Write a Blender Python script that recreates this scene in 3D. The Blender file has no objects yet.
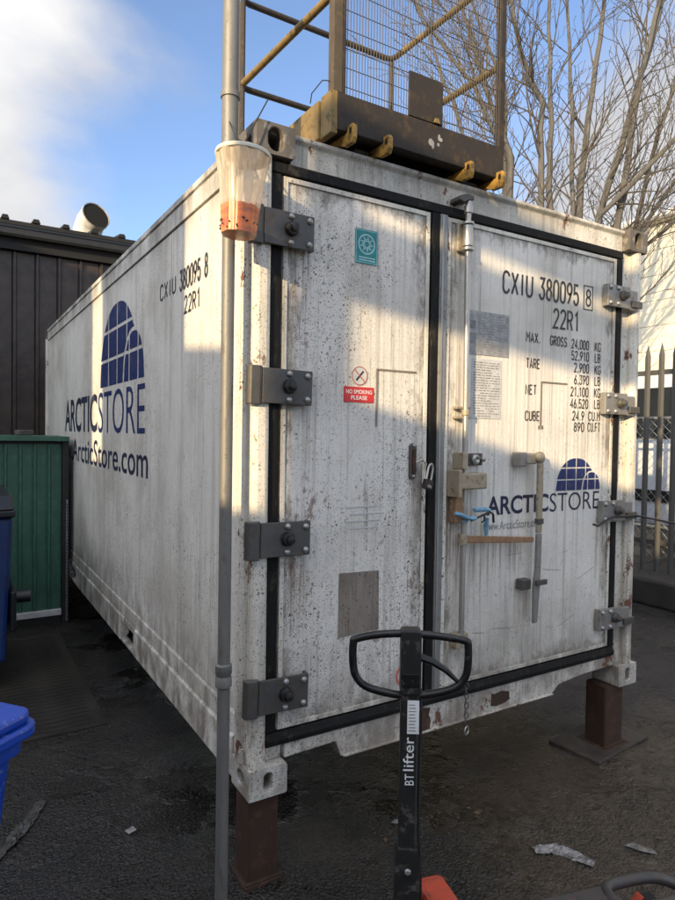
import bpy, bmesh, math, random
from mathutils import Vector, Matrix, Euler
R = math.radians
rnd = random.Random(7)
scene = bpy.context.scene
COL = scene.collection

# ------------------------------------------------------------------ camera
cam_d = bpy.data.cameras.new('camera'); cam = bpy.data.objects.new('camera', cam_d); COL.objects.link(cam)
cam_d.sensor_fit = 'VERTICAL'; cam_d.sensor_height = 24.0; cam_d.lens = 635.66 / 900 * 24.0
cam_d.clip_start = 0.05; cam_d.clip_end = 2000
YAW, PITCH, ROLL = -0.549233, -0.025020, 0.014890
Mr = Matrix.Rotation(YAW, 4, 'Z') @ Matrix.Rotation(math.pi/2 + PITCH, 4, 'X') @ Matrix.Rotation(ROLL, 4, 'Z')
cam.matrix_world = Matrix.Translation((-0.98195, -2.21511, 1.79089)) @ Mr
scene.camera = cam

# ------------------------------------------------------------------ sun, sky, exposure
SUN_AZ = R(30)      # sun stands to the left (-x) and a little behind the viewer (-y)
SUN_EL = R(15)
s_h = Vector((-math.cos(SUN_AZ), -math.sin(SUN_AZ), 0))
to_sun = Vector((s_h.x*math.cos(SUN_EL), s_h.y*math.cos(SUN_EL), math.sin(SUN_EL)))
sd = bpy.data.lights.new('sun', 'SUN'); sun = bpy.data.objects.new('sun', sd); COL.objects.link(sun)
sd.energy = 2.0; sd.angle = R(0.5); sd.color = (1.0, 0.76, 0.44)
sun.rotation_euler = to_sun.to_track_quat('Z', 'Y').to_euler()

w = bpy.data.worlds.new('World'); scene.world = w; w.use_nodes = True
nt = w.node_tree; nt.nodes.clear()
def wn(t): return nt.nodes.new(t)
out = wn('ShaderNodeOutputWorld'); bg = wn('ShaderNodeBackground'); sky = wn('ShaderNodeTexSky')
sky.sky_type = 'NISHITA'; sky.sun_disc = False; sky.sun_elevation = SUN_EL
sky.sun_rotation = math.atan2(to_sun.x, to_sun.y); sky.air_density = 0.75; sky.dust_density = 1.6; sky.ozone_density = 3.0
tc = wn('ShaderNodeTexCoord'); mp = wn('ShaderNodeMapping'); mp.inputs['Scale'].default_value = (1.0, 1.0, 1.7)
mp.inputs['Location'].default_value = (0.35, 1.2, 0.4)
nz = wn('ShaderNodeTexNoise'); nz.inputs['Scale'].default_value = 1.9; nz.inputs['Detail'].default_value = 9
nz.inputs['Roughness'].default_value = 0.52; nz.inputs['Distortion'].default_value = 0.3
nt.links.new(tc.outputs['Generated'], mp.inputs[0]); nt.links.new(mp.outputs[0], nz.inputs[0])
def dotbias(vec, lo, hi, amt):
    d = wn('ShaderNodeVectorMath'); d.operation = 'DOT_PRODUCT'; d.inputs[1].default_value = Vector(vec).normalized()
    nt.links.new(tc.outputs['Generated'], d.inputs[0])
    m = wn('ShaderNodeMapRange'); m.interpolation_type = 'SMOOTHSTEP'
    m.inputs[1].default_value = lo; m.inputs[2].default_value = hi; m.inputs[3].default_value = 0; m.inputs[4].default_value = amt
    nt.links.new(d.outputs['Value'], m.inputs[0]); return m.outputs[0]
def add(a, b):
    n = wn('ShaderNodeMath'); n.operation = 'ADD'; nt.links.new(a, n.inputs[0]); nt.links.new(b, n.inputs[1]); return n.outputs[0]
b1 = dotbias((0.92, 0.55, 0.55), 0.80, 0.97, 0.16)      # cloud bank on the right
b2 = dotbias((0.02, 0.93, 0.38), 0.93, 0.995, 0.20)     # pale cloud at the left
b3 = dotbias((0.42, 0.86, 0.48), 0.88, 0.99, -0.26)     # open blue between
fac = add(add(add(nz.outputs['Fac'], b1), b2), b3)
rp = wn('ShaderNodeMapRange'); rp.interpolation_type = 'SMOOTHSTEP'
rp.inputs[1].default_value = 0.40; rp.inputs[2].default_value = 0.66; rp.inputs[3].default_value = 0.0; rp.inputs[4].default_value = 0.92
nt.links.new(fac, rp.inputs[0])
mx = wn('ShaderNodeMix'); mx.data_type = 'RGBA'; 
nz2 = wn('ShaderNodeTexNoise'); nz2.inputs['Scale'].default_value = 3.1; nz2.inputs['Detail'].default_value = 7
nt.links.new(mp.outputs[0], nz2.inputs[0])
cm = wn('ShaderNodeMix'); cm.data_type = 'RGBA'; cm.inputs['A'].default_value = (0.86, 0.86, 0.88, 1); cm.inputs['B'].default_value = (1.42, 1.38, 1.34, 1)
cr = wn('ShaderNodeMapRange'); cr.inputs[1].default_value = 0.35; cr.inputs[2].default_value = 0.65
nt.links.new(nz2.outputs['Fac'], cr.inputs[0]); nt.links.new(cr.outputs[0], cm.inputs['Factor']); 
# cloud glow rises toward the sun (forward scattering), boosted to fill the shade
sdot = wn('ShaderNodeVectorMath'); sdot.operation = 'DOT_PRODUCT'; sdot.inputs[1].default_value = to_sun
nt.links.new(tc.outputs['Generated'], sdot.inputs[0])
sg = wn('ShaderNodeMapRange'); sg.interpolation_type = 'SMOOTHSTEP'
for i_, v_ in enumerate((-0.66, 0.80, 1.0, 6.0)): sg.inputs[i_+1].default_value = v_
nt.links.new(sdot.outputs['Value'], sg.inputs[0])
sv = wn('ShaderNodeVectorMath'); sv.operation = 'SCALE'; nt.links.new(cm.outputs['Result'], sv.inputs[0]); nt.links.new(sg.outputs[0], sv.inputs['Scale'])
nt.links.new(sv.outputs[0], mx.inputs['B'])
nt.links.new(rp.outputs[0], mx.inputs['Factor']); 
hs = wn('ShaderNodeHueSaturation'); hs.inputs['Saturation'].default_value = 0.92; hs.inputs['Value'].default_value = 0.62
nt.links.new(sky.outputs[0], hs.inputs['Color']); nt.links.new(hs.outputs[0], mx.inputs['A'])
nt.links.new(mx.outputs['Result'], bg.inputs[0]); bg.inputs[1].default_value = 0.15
nt.links.new(bg.outputs[0], out.inputs[0])
scene.view_settings.view_transform = 'Standard'; scene.view_settings.look = 'None'
scene.view_settings.gamma = 1.0; scene.view_settings.exposure = 1.82; scene.view_settings.use_curve_mapping = False
scene.render.engine = 'CYCLES'

# ------------------------------------------------------------------ materials
class NB:
    def __init__(s, name):
        s.m = bpy.data.materials.new(name); s.m.use_nodes = True; s.t = s.m.node_tree
        s.t.nodes.clear(); s.o = s.t.nodes.new('ShaderNodeOutputMaterial'); s.b = s.t.nodes.new('ShaderNodeBsdfPrincipled')
        s.t.links.new(s.b.outputs[0], s.o.inputs[0]); s.tc = s.t.nodes.new('ShaderNodeTexCoord')
    def n(s, t): return s.t.nodes.new(t)
    def l(s, a, b): s.t.links.new(a, b)
    def coord(s, sc=(1, 1, 1), loc=(0, 0, 0)):
        m = s.n('ShaderNodeMapping'); m.inputs['Scale'].default_value = sc; m.inputs['Location'].default_value = loc
        s.l(s.tc.outputs['Object'], m.inputs[0]); return m.outputs[0]
    def noise(s, scale, sc=(1, 1, 1), detail=5, rough=0.55, loc=(0, 0, 0), dist=0):
        n = s.n('ShaderNodeTexNoise'); n.inputs['Scale'].default_value = scale; n.inputs['Detail'].default_value = detail
        n.inputs['Roughness'].default_value = rough; n.inputs['Distortion'].default_value = dist
        s.l(s.coord(sc, loc), n.inputs[0]); return n.outputs['Fac']
    def ramp(s, x, a, b, lo=0.0, hi=1.0):
        m = s.n('ShaderNodeMapRange'); m.interpolation_type = 'SMOOTHSTEP'
        for i, v in enumerate((a, b, lo, hi)): m.inputs[i+1].default_value = v
        s.l(x, m.inputs[0]); return m.outputs[0]
    def math(s, op, a, b=None, c=None):
        m = s.n('ShaderNodeMath'); m.operation = op
        for i, v in enumerate((a, b, c)):
            if v is None: continue
            if isinstance(v, (int, float)): m.inputs[i].default_value = v
            else: s.l(v, m.inputs[i])
        return m.outputs[0]
    def mix(s, f, a, b):
        m = s.n('ShaderNodeMix'); m.data_type = 'RGBA'
        for k, v in (('Factor', f), ('A', a), ('B', b)):
            if isinstance(v, (int, float)): m.inputs[k].default_value = v
            elif isinstance(v, tuple): m.inputs[k].default_value = v if len(v) == 4 else v + (1,)
            else: s.l(v, m.inputs[k])
        return m.outputs['Result']
    def axis(s, i):
        x = s.n('ShaderNodeSeparateXYZ'); s.l(s.tc.outputs['Object'], x.inputs[0]); return x.outputs[i]
    def specks(s, scale, lo, hi, loc=(0, 0, 0), sc=(1, 1, 1)):
        v = s.n('ShaderNodeTexVoronoi'); v.inputs['Scale'].default_value = scale; 
        nn = s.n('ShaderNodeTexNoise'); nn.inputs['Scale'].default_value = scale*1.3; nn.inputs['Detail'].default_value = 3; s.l(s.coord(sc, loc), nn.inputs[0])
        ad = s.n('ShaderNodeVectorMath'); ad.operation = 'MULTIPLY_ADD'; k_ = 0.9/scale
        s.l(nn.outputs['Color'], ad.inputs[0]); ad.inputs[1].default_value = (k_, k_, k_); s.l(s.coord(sc, loc), ad.inputs[2]); s.l(ad.outputs[0], v.inputs[0])
        c = s.n('ShaderNodeSeparateColor'); s.l(v.outputs['Color'], c.inputs[0])
        r = s.ramp(c.outputs[0], lo, 1.0, 0.0, hi)
        d = s.math('SUBTRACT', r, v.outputs['Distance'])
        return s.ramp(d, 0.0, 0.08), c.outputs[1]
    def bump(s, h, strength=0.3, dist=0.01):
        b = s.n('ShaderNodeBump'); b.inputs['Strength'].default_value = strength; b.inputs['Distance'].default_value = dist
        s.l(h, b.inputs['Height']); s.l(b.outputs[0], s.b.inputs['Normal'])
    def done(s, col, rough=0.6, metal=0.0, spec=None):
        if isinstance(col, tuple): s.b.inputs['Base Color'].default_value = col if len(col) == 4 else col + (1,)
        else: s.l(col, s.b.inputs['Base Color'])
        if isinstance(rough, (int, float)): s.b.inputs['Roughness'].default_value = rough
        else: s.l(rough, s.b.inputs['Roughness'])
        s.b.inputs['Metallic'].default_value = metal
        if spec is not None: s.b.inputs['Specular IOR Level'].default_value = spec
        return s.m

def white_paint(name, base=(0.60, 0.595, 0.575), speck=0.5, grime=0.45, rust=0.35, ribs=None, low=0.8, rough=0.5, edges=None, top=0.0, runs=None):
    """old white paint: grime, rain streaks, mildew specks, rust bleeding through"""
    k = NB(name)
    g = k.noise(1.3, detail=7, rough=0.62)
    c = k.mix(k.ramp(g, 0.40, 0.72, 0, grime), base, (0.38, 0.35, 0.295))
    st = k.noise(1.0, (26, 26, 0.55), 5, 0.65)
    z = k.axis(2)
    c = k.mix(k.math('MULTIPLY', k.ramp(st, 0.50, 0.72), 0.55), c, (0.28, 0.24, 0.185))
    st2 = k.noise(1.0, (70, 70, 1.1), 3, 0.6, (3, 1, 7))
    c = k.mix(k.math('MULTIPLY', k.ramp(st2, 0.56, 0.72), 0.42), c, (0.20, 0.18, 0.15))
    dens = k.math('ADD', k.ramp(k.noise(1.7, detail=4, loc=(5, 2, 1)), 0.35, 0.65, 0.15, 1.0), k.ramp(z, 1.9, 0.3, 0, 0.55))
    s1, r1 = k.specks(52, 0.50, 0.32)
    s2, r2 = k.specks(85, 0.30, 0.36, (2.3, 1.1, 0.7))
    s3, r3 = k.specks(20, 0.80, 0.20, (0.3, 4.1, 2.7))
    s4, r4 = k.specks(150, 0.25, 0.40, (1.3, 0.2, 3.7)); s5, r5 = k.specks(260, 0.2, 0.42, (7.3, 2.2, 0.7))
    clu = k.ramp(k.noise(5.5, (1, 1, 0.7), 6, 0.65, (6, 2, 4)), 0.40, 0.60, 0.12, 1.0)
    sp = k.math('MAXIMUM', k.math('MULTIPLY', k.math('MAXIMUM', s1, k.math('MULTIPLY', s2, 0.85)), clu), k.math('MULTIPLY', s3, 0.8))
    sp = k.math('MAXIMUM', sp, k.math('MAXIMUM', k.math('MULTIPLY', s4, 0.7), k.math('MULTIPLY', s5, 0.5)))
    sp = k.math('MULTIPLY', sp, k.math('MULTIPLY', dens, speck)); sp = k.math('MINIMUM', sp, 0.9)
    c = k.mix(sp, c, (0.085, 0.062, 0.043))
    mil = k.noise(34, (1, 1, 0.8), 9, 0.82, (4, 6, 1)); ml = k.math('MULTIPLY', k.ramp(mil, 0.560, 0.65), k.math('MULTIPLY', dens, speck*0.85))
    c = k.mix(k.math('MINIMUM', ml, 0.85), c, (0.085, 0.072, 0.058))
    run = k.noise(1.0, (55, 55, 2.2), 6, 0.75, (2, 8, 3)); rm = k.math('MULTIPLY', k.ramp(run, 0.58, 0.68), k.math('MULTIPLY', dens, speck*0.65))
    c = k.mix(k.math('MINIMUM', rm, 0.7), c, (0.13, 0.105, 0.08))
    blot = k.ramp(k.noise(3.2, (1, 1, 0.6), 8, 0.7, (9, 1, 5)), 0.50, 0.68, 0, speck*0.22)
    c = k.mix(blot, c, (0.27, 0.245, 0.205))
    for (rx0, rx1, zt, zl, amt) in (runs or []):
        x_ = k.axis(0)
        rm_ = k.math('MULTIPLY', k.math('MULTIPLY', k.ramp(x_, rx0-0.03, rx0+0.02), k.ramp(x_, rx1+0.03, rx1-0.02)), k.math('MULTIPLY', k.ramp(z, zt-zl, zt-0.05), k.ramp(z, zt+0.04, zt)))
        rm_ = k.math('MULTIPLY', rm_, k.ramp(k.noise(1.0, (48, 48, 1.6), 6, 0.75, (rx0*9, 3, zt*5)), 0.44, 0.62, 0, amt))
        c = k.mix(rm_, c, (0.17, 0.105, 0.06))
    if top:
        tg = k.math('MULTIPLY', k.ramp(z, 2.30, 2.60), k.ramp(k.noise(4, (1, 1, 0.5), 7, 0.7, (1, 2, 2)), 0.36, 0.60, 0, top))
        c = k.mix(tg, c, (0.10, 0.088, 0.072))
    if edges:
        ex0, ex1, ez0, ez1 = edges; x = k.axis(0)
        dx = k.math('MINIMUM', k.math('SUBTRACT', x, ex0), k.math('SUBTRACT', ex1, x)); dz = k.math('MINIMUM', k.math('SUBTRACT', z, ez0), k.math('SUBTRACT', ez1, z))
        dd = k.math('ADD', k.math('MINIMUM', dx, dz), k.math('MULTIPLY', k.math('SUBTRACT', k.noise(13, (1, 1, 0.5), 8, 0.78, (2, 2, 9)), 0.5), 0.40))
        c = k.mix(k.ramp(dd, 0.085, -0.01, 0, 0.85), c, (0.15, 0.13, 0.105))
        c = k.mix(k.ramp(dd, -0.02, -0.05, 0, 0.9), c, (0.035, 0.028, 0.022))
    # grime gathering low down
    lowm = k.math('MULTIPLY', k.ramp(z, 0.75, 0.05), k.ramp(k.noise(5, (1.5, 1.5, 0.8), 6, 0.7, (1, 9, 4)), 0.38, 0.62))
    c = k.mix(k.math('MULTIPLY', lowm, low), c, (0.20, 0.165, 0.13))
    ru = k.noise(7, (1, 1, 0.55), 7, 0.72, (8, 3, 2))
    c = k.mix(k.math('MULTIPLY', k.ramp(ru, 0.665-0.075*rust, 0.705-0.075*rust), min(1.0, rust*1.1)), c, (0.13, 0.055, 0.03))
    h = k.math('MULTIPLY', k.noise(60, detail=4), 0.25)
    if ribs:
        ax, per, amp = ribs
        wv = k.math('SINE', k.math('MULTIPLY', k.axis(ax), 2*math.pi/per))
        h = k.math('ADD', h, k.math('MULTIPLY', k.math('POWER', k.math('ABSOLUTE', wv), 4.0), amp))
    h = k.math('ADD', h, k.math('MULTIPLY', k.noise(2.2, detail=2), 1.5))
    k.bump(h, 0.22, 0.004)
    return k.done(c, k.ramp(g, 0.3, 0.7, rough, rough+0.2))

def metal_mat(name, base, dark, rustc=(0.16, 0.075, 0.035), rust=0.4, metal=0.6, rough=0.45, scale=9, stretch=(1, 1, 1), rlo=0.52, rhi=0.66):
    k = NB(name)
    c = k.mix(k.noise(scale, stretch, 6, 0.65), base, dark)
    r = k.ramp(k.noise(scale*1.7, stretch, 8, 0.7, (4, 2, 6)), rlo, rhi, 0, rust)
    c = k.mix(r, c, rustc)
    s1, _ = k.specks(70, 0.5, 0.3); c = k.mix(k.math('MULTIPLY', s1, 0.35), c, (0.04, 0.035, 0.03))
    k.bump(k.noise(scale*6, detail=5), 0.25, 0.003)
    m = k.done(c, k.ramp(r, 0, 1, rough, 0.85)); k.b.inputs['Metallic'].default_value = metal
    return m
def simple(name, col, var=0.25, rough=0.6, metal=0.0, scale=12, bump=0.15):
    k = NB(name); d = tuple(x*(1-var) for x in col); u = tuple(min(1, x*(1+var)) for x in col)
    c = k.mix(k.ramp(k.noise(scale, detail=6, rough=0.65), 0.3, 0.7), d, u)
    if bump: k.bump(k.noise(scale*5, detail=4), bump, 0.003)
    return k.done(c, rough, metal)
def ink(name, col, under=(0.5, 0.495, 0.47), wear=0.5):
    k = NB(name)
    wv = k.ramp(k.noise(30, (1, 1, 0.35), 6, 0.7), 0.56, 0.68, 0, wear)
    s, _ = k.specks(60, 0.4, 0.35)
    c = k.mix(k.math('MAXIMUM', wv, k.math('MULTIPLY', s, wear*0.5)), col, under)
    return k.done(c, 0.5)

M = {}
M['door'] = white_paint('white_door_paint', base=(0.74, 0.705, 0.645), speck=1.45, grime=0.5, rust=0.6, ribs=(0, 0.085, 0.7), edges=(0.126, 0.866, 0.24, 2.424), runs=[(0.13, 0.245, 2.14, 0.40, 0.7), (0.13, 0.245, 1.53, 0.42, 0.8), (0.13, 0.245, 0.945, 0.45, 0.9), (0.76, 0.83, 1.22, 0.5, 0.6)])
M['door_clean'] = white_paint('white_door_paint_cleaner', base=(0.74, 0.705, 0.64), speck=0.45, grime=0.6, rust=0.12, ribs=(0, 0.060, 0.7), low=0.7, edges=(0.962, 2.206, 0.24, 2.424), runs=[(0.975, 1.16, 1.20, 0.85, 0.95), (0.975, 1.10, 2.28, 0.9, 0.6), (1.40, 1.56, 0.66, 0.25, 0.5), (2.08, 2.2, 1.55, 0.4, 0.7), (2.08, 2.2, 0.96, 0.45, 0.8), (1.14, 1.5, 0.89, 0.25, 0.6)])
M['frame'] = white_paint('white_frame_paint', base=(0.74, 0.70, 0.61), speck=1.15, grime=0.75, rust=0.9, low=0.9, top=0.55)
M['sill'] = white_paint('chipped_sill_paint', base=(0.68, 0.64, 0.57), speck=1.3, grime=0.8, rust=1.0, low=0.8)
M['side'] = white_paint('white_side_panel_paint', base=(0.73, 0.70, 0.64), speck=0.85, grime=0.65, rust=0.2, ribs=(1, 0.13, 0.5), low=0.95, top=0.75)
M['casting'] = metal_mat('worn_casting_paint', (0.16, 0.145, 0.125), (0.07, 0.06, 0.052), (0.40, 0.37, 0.32), 0.5, 0.1, 0.7, 12)
M['casting_white'] = white_paint('chipped_casting_paint', base=(0.60, 0.575, 0.52), speck=1.0, grime=0.8, rust=0.9)
def rubber():
    k = NB('black_rubber_seal'); c = k.mix(k.noise(8, (1, 1, 0.5), 6, 0.7), (0.005, 0.005, 0.005), (0.014, 0.013, 0.012))
    c = k.mix(k.ramp(k.noise(26, (1, 1, 0.4), 8, 0.75), 0.55, 0.70, 0, 0.6), c, (0.075, 0.065, 0.052))
    k.bump(k.noise(22, detail=4), 0.5, 0.008); return k.done(c, 0.65, 0, 0.2)
M['rubber'] = rubber()
M['hinge'] = metal_mat('dark_hinge_steel', (0.135, 0.128, 0.118), (0.050, 0.047, 0.043), (0.11, 0.07, 0.045), 0.65, 0.35, 0.5, 14)
M['hinge_pale'] = metal_mat('pale_hinge_steel', (0.32, 0.315, 0.30), (0.20, 0.19, 0.175), (0.17, 0.10, 0.055), 0.55, 0.4, 0.5, 14)
M['galv'] = metal_mat('galvanised_steel', (0.44, 0.44, 0.43), (0.27, 0.27, 0.26), (0.20, 0.14, 0.09), 0.4, 0.65, 0.42, 16, (1, 1, 0.3))
M['pole'] = metal_mat('weathered_pole_steel', (0.26, 0.255, 0.237), (0.13, 0.127, 0.117), (0.13, 0.10, 0.075), 0.55, 0.4, 0.55, 16, (1, 1, 0.25))
M['rod'] = metal_mat('galvanised_rod', (0.52, 0.51, 0.48), (0.36, 0.345, 0.31), (0.24, 0.16, 0.10), 0.5, 0.7, 0.36, 20, (1, 1, 0.2))
M['latch'] = metal_mat('rusting_latch_steel', (0.46, 0.40, 0.29), (0.26, 0.22, 0.16), (0.20, 0.085, 0.03), 0.75, 0.3, 0.5, 22)
M['rustbar'] = metal_mat('rusty_bar', (0.36, 0.22, 0.12), (0.20, 0.10, 0.05), (0.50, 0.43, 0.32), 0.6, 0.2, 0.7, 30)
M['rust'] = metal_mat('rust_steel', (0.072, 0.038, 0.023), (0.032, 0.019, 0.013), (0.125, 0.055, 0.032), 0.7, 0.2, 0.8, 8)
M['cage'] = metal_mat('rusty_dark_cage_steel', (0.040, 0.030, 0.021), (0.015, 0.012, 0.010), (0.090, 0.058, 0.026), 0.6, 0.15, 0.7, 9, (1, 1, 1), 0.50, 0.66)
M['cage_yellow'] = metal_mat('flaking_yellow_cage_paint', (0.30, 0.20, 0.055), (0.11, 0.078, 0.036), (0.06, 0.042, 0.028), 0.8, 0.1, 0.65, 18)
M['cage_brown'] = metal_mat('brown_worn_cage_paint', (0.105, 0.078, 0.042), (0.045, 0.035, 0.025), (0.16, 0.115, 0.05), 0.5, 0.1, 0.65, 18)
M['tab_yellow'] = metal_mat('bright_yellow_paint', (0.46, 0.26, 0.04), (0.28, 0.16, 0.035), (0.11, 0.065, 0.03), 0.8, 0.0, 0.6, 18, (1, 1, 1), 0.47, 0.60)
M['wire'] = metal_mat('rusty_wire', (0.045, 0.038, 0.032), (0.025, 0.021, 0.018), (0.15, 0.09, 0.05), 0.4, 0.2, 0.6, 25)
M['black_steel'] = metal_mat('worn_black_steel', (0.034, 0.033, 0.032), (0.012, 0.012, 0.012), (0.12, 0.105, 0.09), 0.7, 0.25, 0.42, 16, rlo=0.53, rhi=0.64)
M['black_plastic'] = metal_mat('worn_black_plastic', (0.007, 0.007, 0.007), (0.004, 0.004, 0.004), (0.055, 0.052, 0.05), 0.6, 0.0, 0.34, 22, rlo=0.56, rhi=0.66)
M['red'] = metal_mat('worn_red_paint', (0.50, 0.065, 0.028), (0.36, 0.05, 0.025), (0.10, 0.05, 0.04), 0.5, 0.0, 0.45, 16)
M['forkgrey'] = metal_mat('scuffed_fork_steel', (0.11, 0.105, 0.10), (0.04, 0.038, 0.036), (0.14, 0.07, 0.05), 0.5, 0.35, 0.5, 14)
M['navy'] = ink('navy_vinyl', (0.003, 0.016, 0.105), wear=0.22)
M['blackink'] = ink('black_vinyl', (0.018, 0.019, 0.022), wear=0.45)
M['navy_dark'] = ink('dark_navy_vinyl', (0.008, 0.012, 0.045), wear=0.22)
M['greyink'] = simple('faded_print', (0.20, 0.20, 0.20), 0.3, 0.6)
M['white_ink'] = simple('white_vinyl', (0.75, 0.75, 0.73), 0.08, 0.5)
M['teal'] = simple('teal_vinyl', (0.012, 0.20, 0.20), 0.2, 0.4)
M['teal_pale'] = simple('pale_teal_print', (0.33, 0.55, 0.55), 0.2, 0.4)
M['redvinyl'] = simple('red_vinyl', (0.52, 0.03, 0.03), 0.15, 0.4)
M['grey_plate'] = simple('dull_aluminium_plate', (0.30, 0.30, 0.295), 0.25, 0.5, 0.25, 30)
M['paper'] = simple('weathered_paper', (0.50, 0.50, 0.485), 0.12, 0.7, 0, 20)
def brown_patch():
    k = NB('brown_adhesive_patch'); c = k.mix(k.ramp(k.noise(5, (1, 1, 0.6), 7, 0.7), 0.35, 0.65), (0.255, 0.215, 0.175), (0.17, 0.14, 0.112))
    c = k.mix(k.ramp(k.noise(1.0, (90, 90, 3), 5, 0.7), 0.52, 0.66, 0, 0.5), c, (0.09, 0.072, 0.058))
    a_, _ = k.specks(75, 0.3, 0.36); b_, _ = k.specks(160, 0.3, 0.38, (2, 3, 1)); c = k.mix(k.math('MULTIPLY', k.math('MAXIMUM', a_, b_), 0.75), c, (0.055, 0.045, 0.037))
    k.bump(k.noise(40, detail=5), 0.2, 0.002); return k.done(c, 0.7)
M['brownpatch'] = brown_patch()
M['redprint'] = simple('faded_red_print', (0.45, 0.10, 0.07), 0.3, 0.6)
M['greenshed'] = simple('green_sheet_steel', (0.036, 0.110, 0.076), 0.3, 0.5, 0, 5)
M['dark'] = simple('black_trim', (0.012, 0.012, 0.012), 0.3, 0.5)
M['soot'] = simple('soot_black', (0.002, 0.002, 0.002), 0.3, 0.95, 0, 9, 0)  # near-black that paints the shade inside the flue opening
M['trim'] = simple('pale_grey_trim', (0.50, 0.51, 0.51), 0.15, 0.5)
M['brownclad'] = simple('dark_brown_cladding', (0.036, 0.0245, 0.0185), 0.4, 0.5, 0, 6)
M['blackclad'] = simple('black_roof_sheet', (0.005, 0.0047, 0.0047), 0.25, 0.7, 0, 6)
M['flue'] = simple('grey_white_flue', (0.50, 0.49, 0.47), 0.2, 0.5)
M['navybin'] = simple('navy_blue_plastic', (0.004, 0.024, 0.11), 0.3, 0.45, 0, 6)
M['blackbin'] = simple('black_bin_plastic', (0.004, 0.005, 0.008), 0.25, 0.45, 0, 8)
def blue_mat():
    k = NB('bright_blue_plastic')
    c = k.mix(k.noise(5, detail=6), (0.006, 0.048, 0.33), (0.010, 0.066, 0.44))
    c = k.mix(k.math('MULTIPLY', k.ramp(k.noise(38, detail=7, rough=0.75), 0.58, 0.70), 0.75), c, (0.36, 0.40, 0.52))
    k.bump(k.noise(60, detail=4), 0.15, 0.003)
    return k.done(c, 0.38)
M['bluelid'] = blue_mat()
M['cream'] = simple('cream_wall_sheet', (0.66, 0.62, 0.50), 0.06, 0.6, 0, 3)
M['van'] = simple('white_van_paint', (0.55, 0.58, 0.62), 0.05, 0.35, 0, 2, 0)
M['vanglass'] = simple('tinted_glass', (0.02, 0.025, 0.03), 0.2, 0.1, 0, 3, 0)
M['tyre'] = simple('tyre_rubber', (0.015, 0.015, 0.015), 0.2, 0.8)
M['fence'] = metal_mat('galvanised_fence', (0.085, 0.083, 0.078), (0.055, 0.053, 0.05), (0.12, 0.09, 0.06), 0.4, 0.3, 0.6, 8)
M['concrete'] = simple('dark_wet_concrete', (0.025, 0.022, 0.019), 0.4, 0.7, 0, 5, 0.4)
M['bark'] = metal_mat('grey_brown_bark', (0.108, 0.103, 0.094), (0.048, 0.045, 0.041), (0.155, 0.15, 0.13), 0.6, 0.0, 0.85, 8, (1, 1, 0.3))
M['twig'] = simple('twig_bark', (0.068, 0.058, 0.048), 0.3, 0.85, 0, 8, 0)
M['blue_rope'] = simple('pale_blue_rope', (0.17, 0.33, 0.46), 0.3, 0.8, 0, 40)
M['rope_black'] = simple('black_cable', (0.02, 0.02, 0.02), 0.2, 0.5)
M['litter'] = simple('dirty_white_plastic', (0.22, 0.215, 0.21), 0.5, 0.5, 0, 30)
M['brick'] = simple('pale_rendered_brick', (0.62, 0.585, 0.51), 0.10, 0.85, 0, 6)  # surface of the added blockers, kept pale to bounce fill light
M['debris'] = simple('pale_debris', (0.085, 0.078, 0.068), 0.4, 0.8, 0, 20)
M['film'] = simple('dirty_wet_film', (0.055, 0.053, 0.05), 0.5, 0.25, 0, 22)
M['grit'] = simple('dark_grit', (0.07, 0.062, 0.052), 0.5, 0.8, 0, 30)
M['wood'] = simple('wet_dark_timber', (0.045, 0.036, 0.028), 0.4, 0.7, 0, 14, 0.4)
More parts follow.
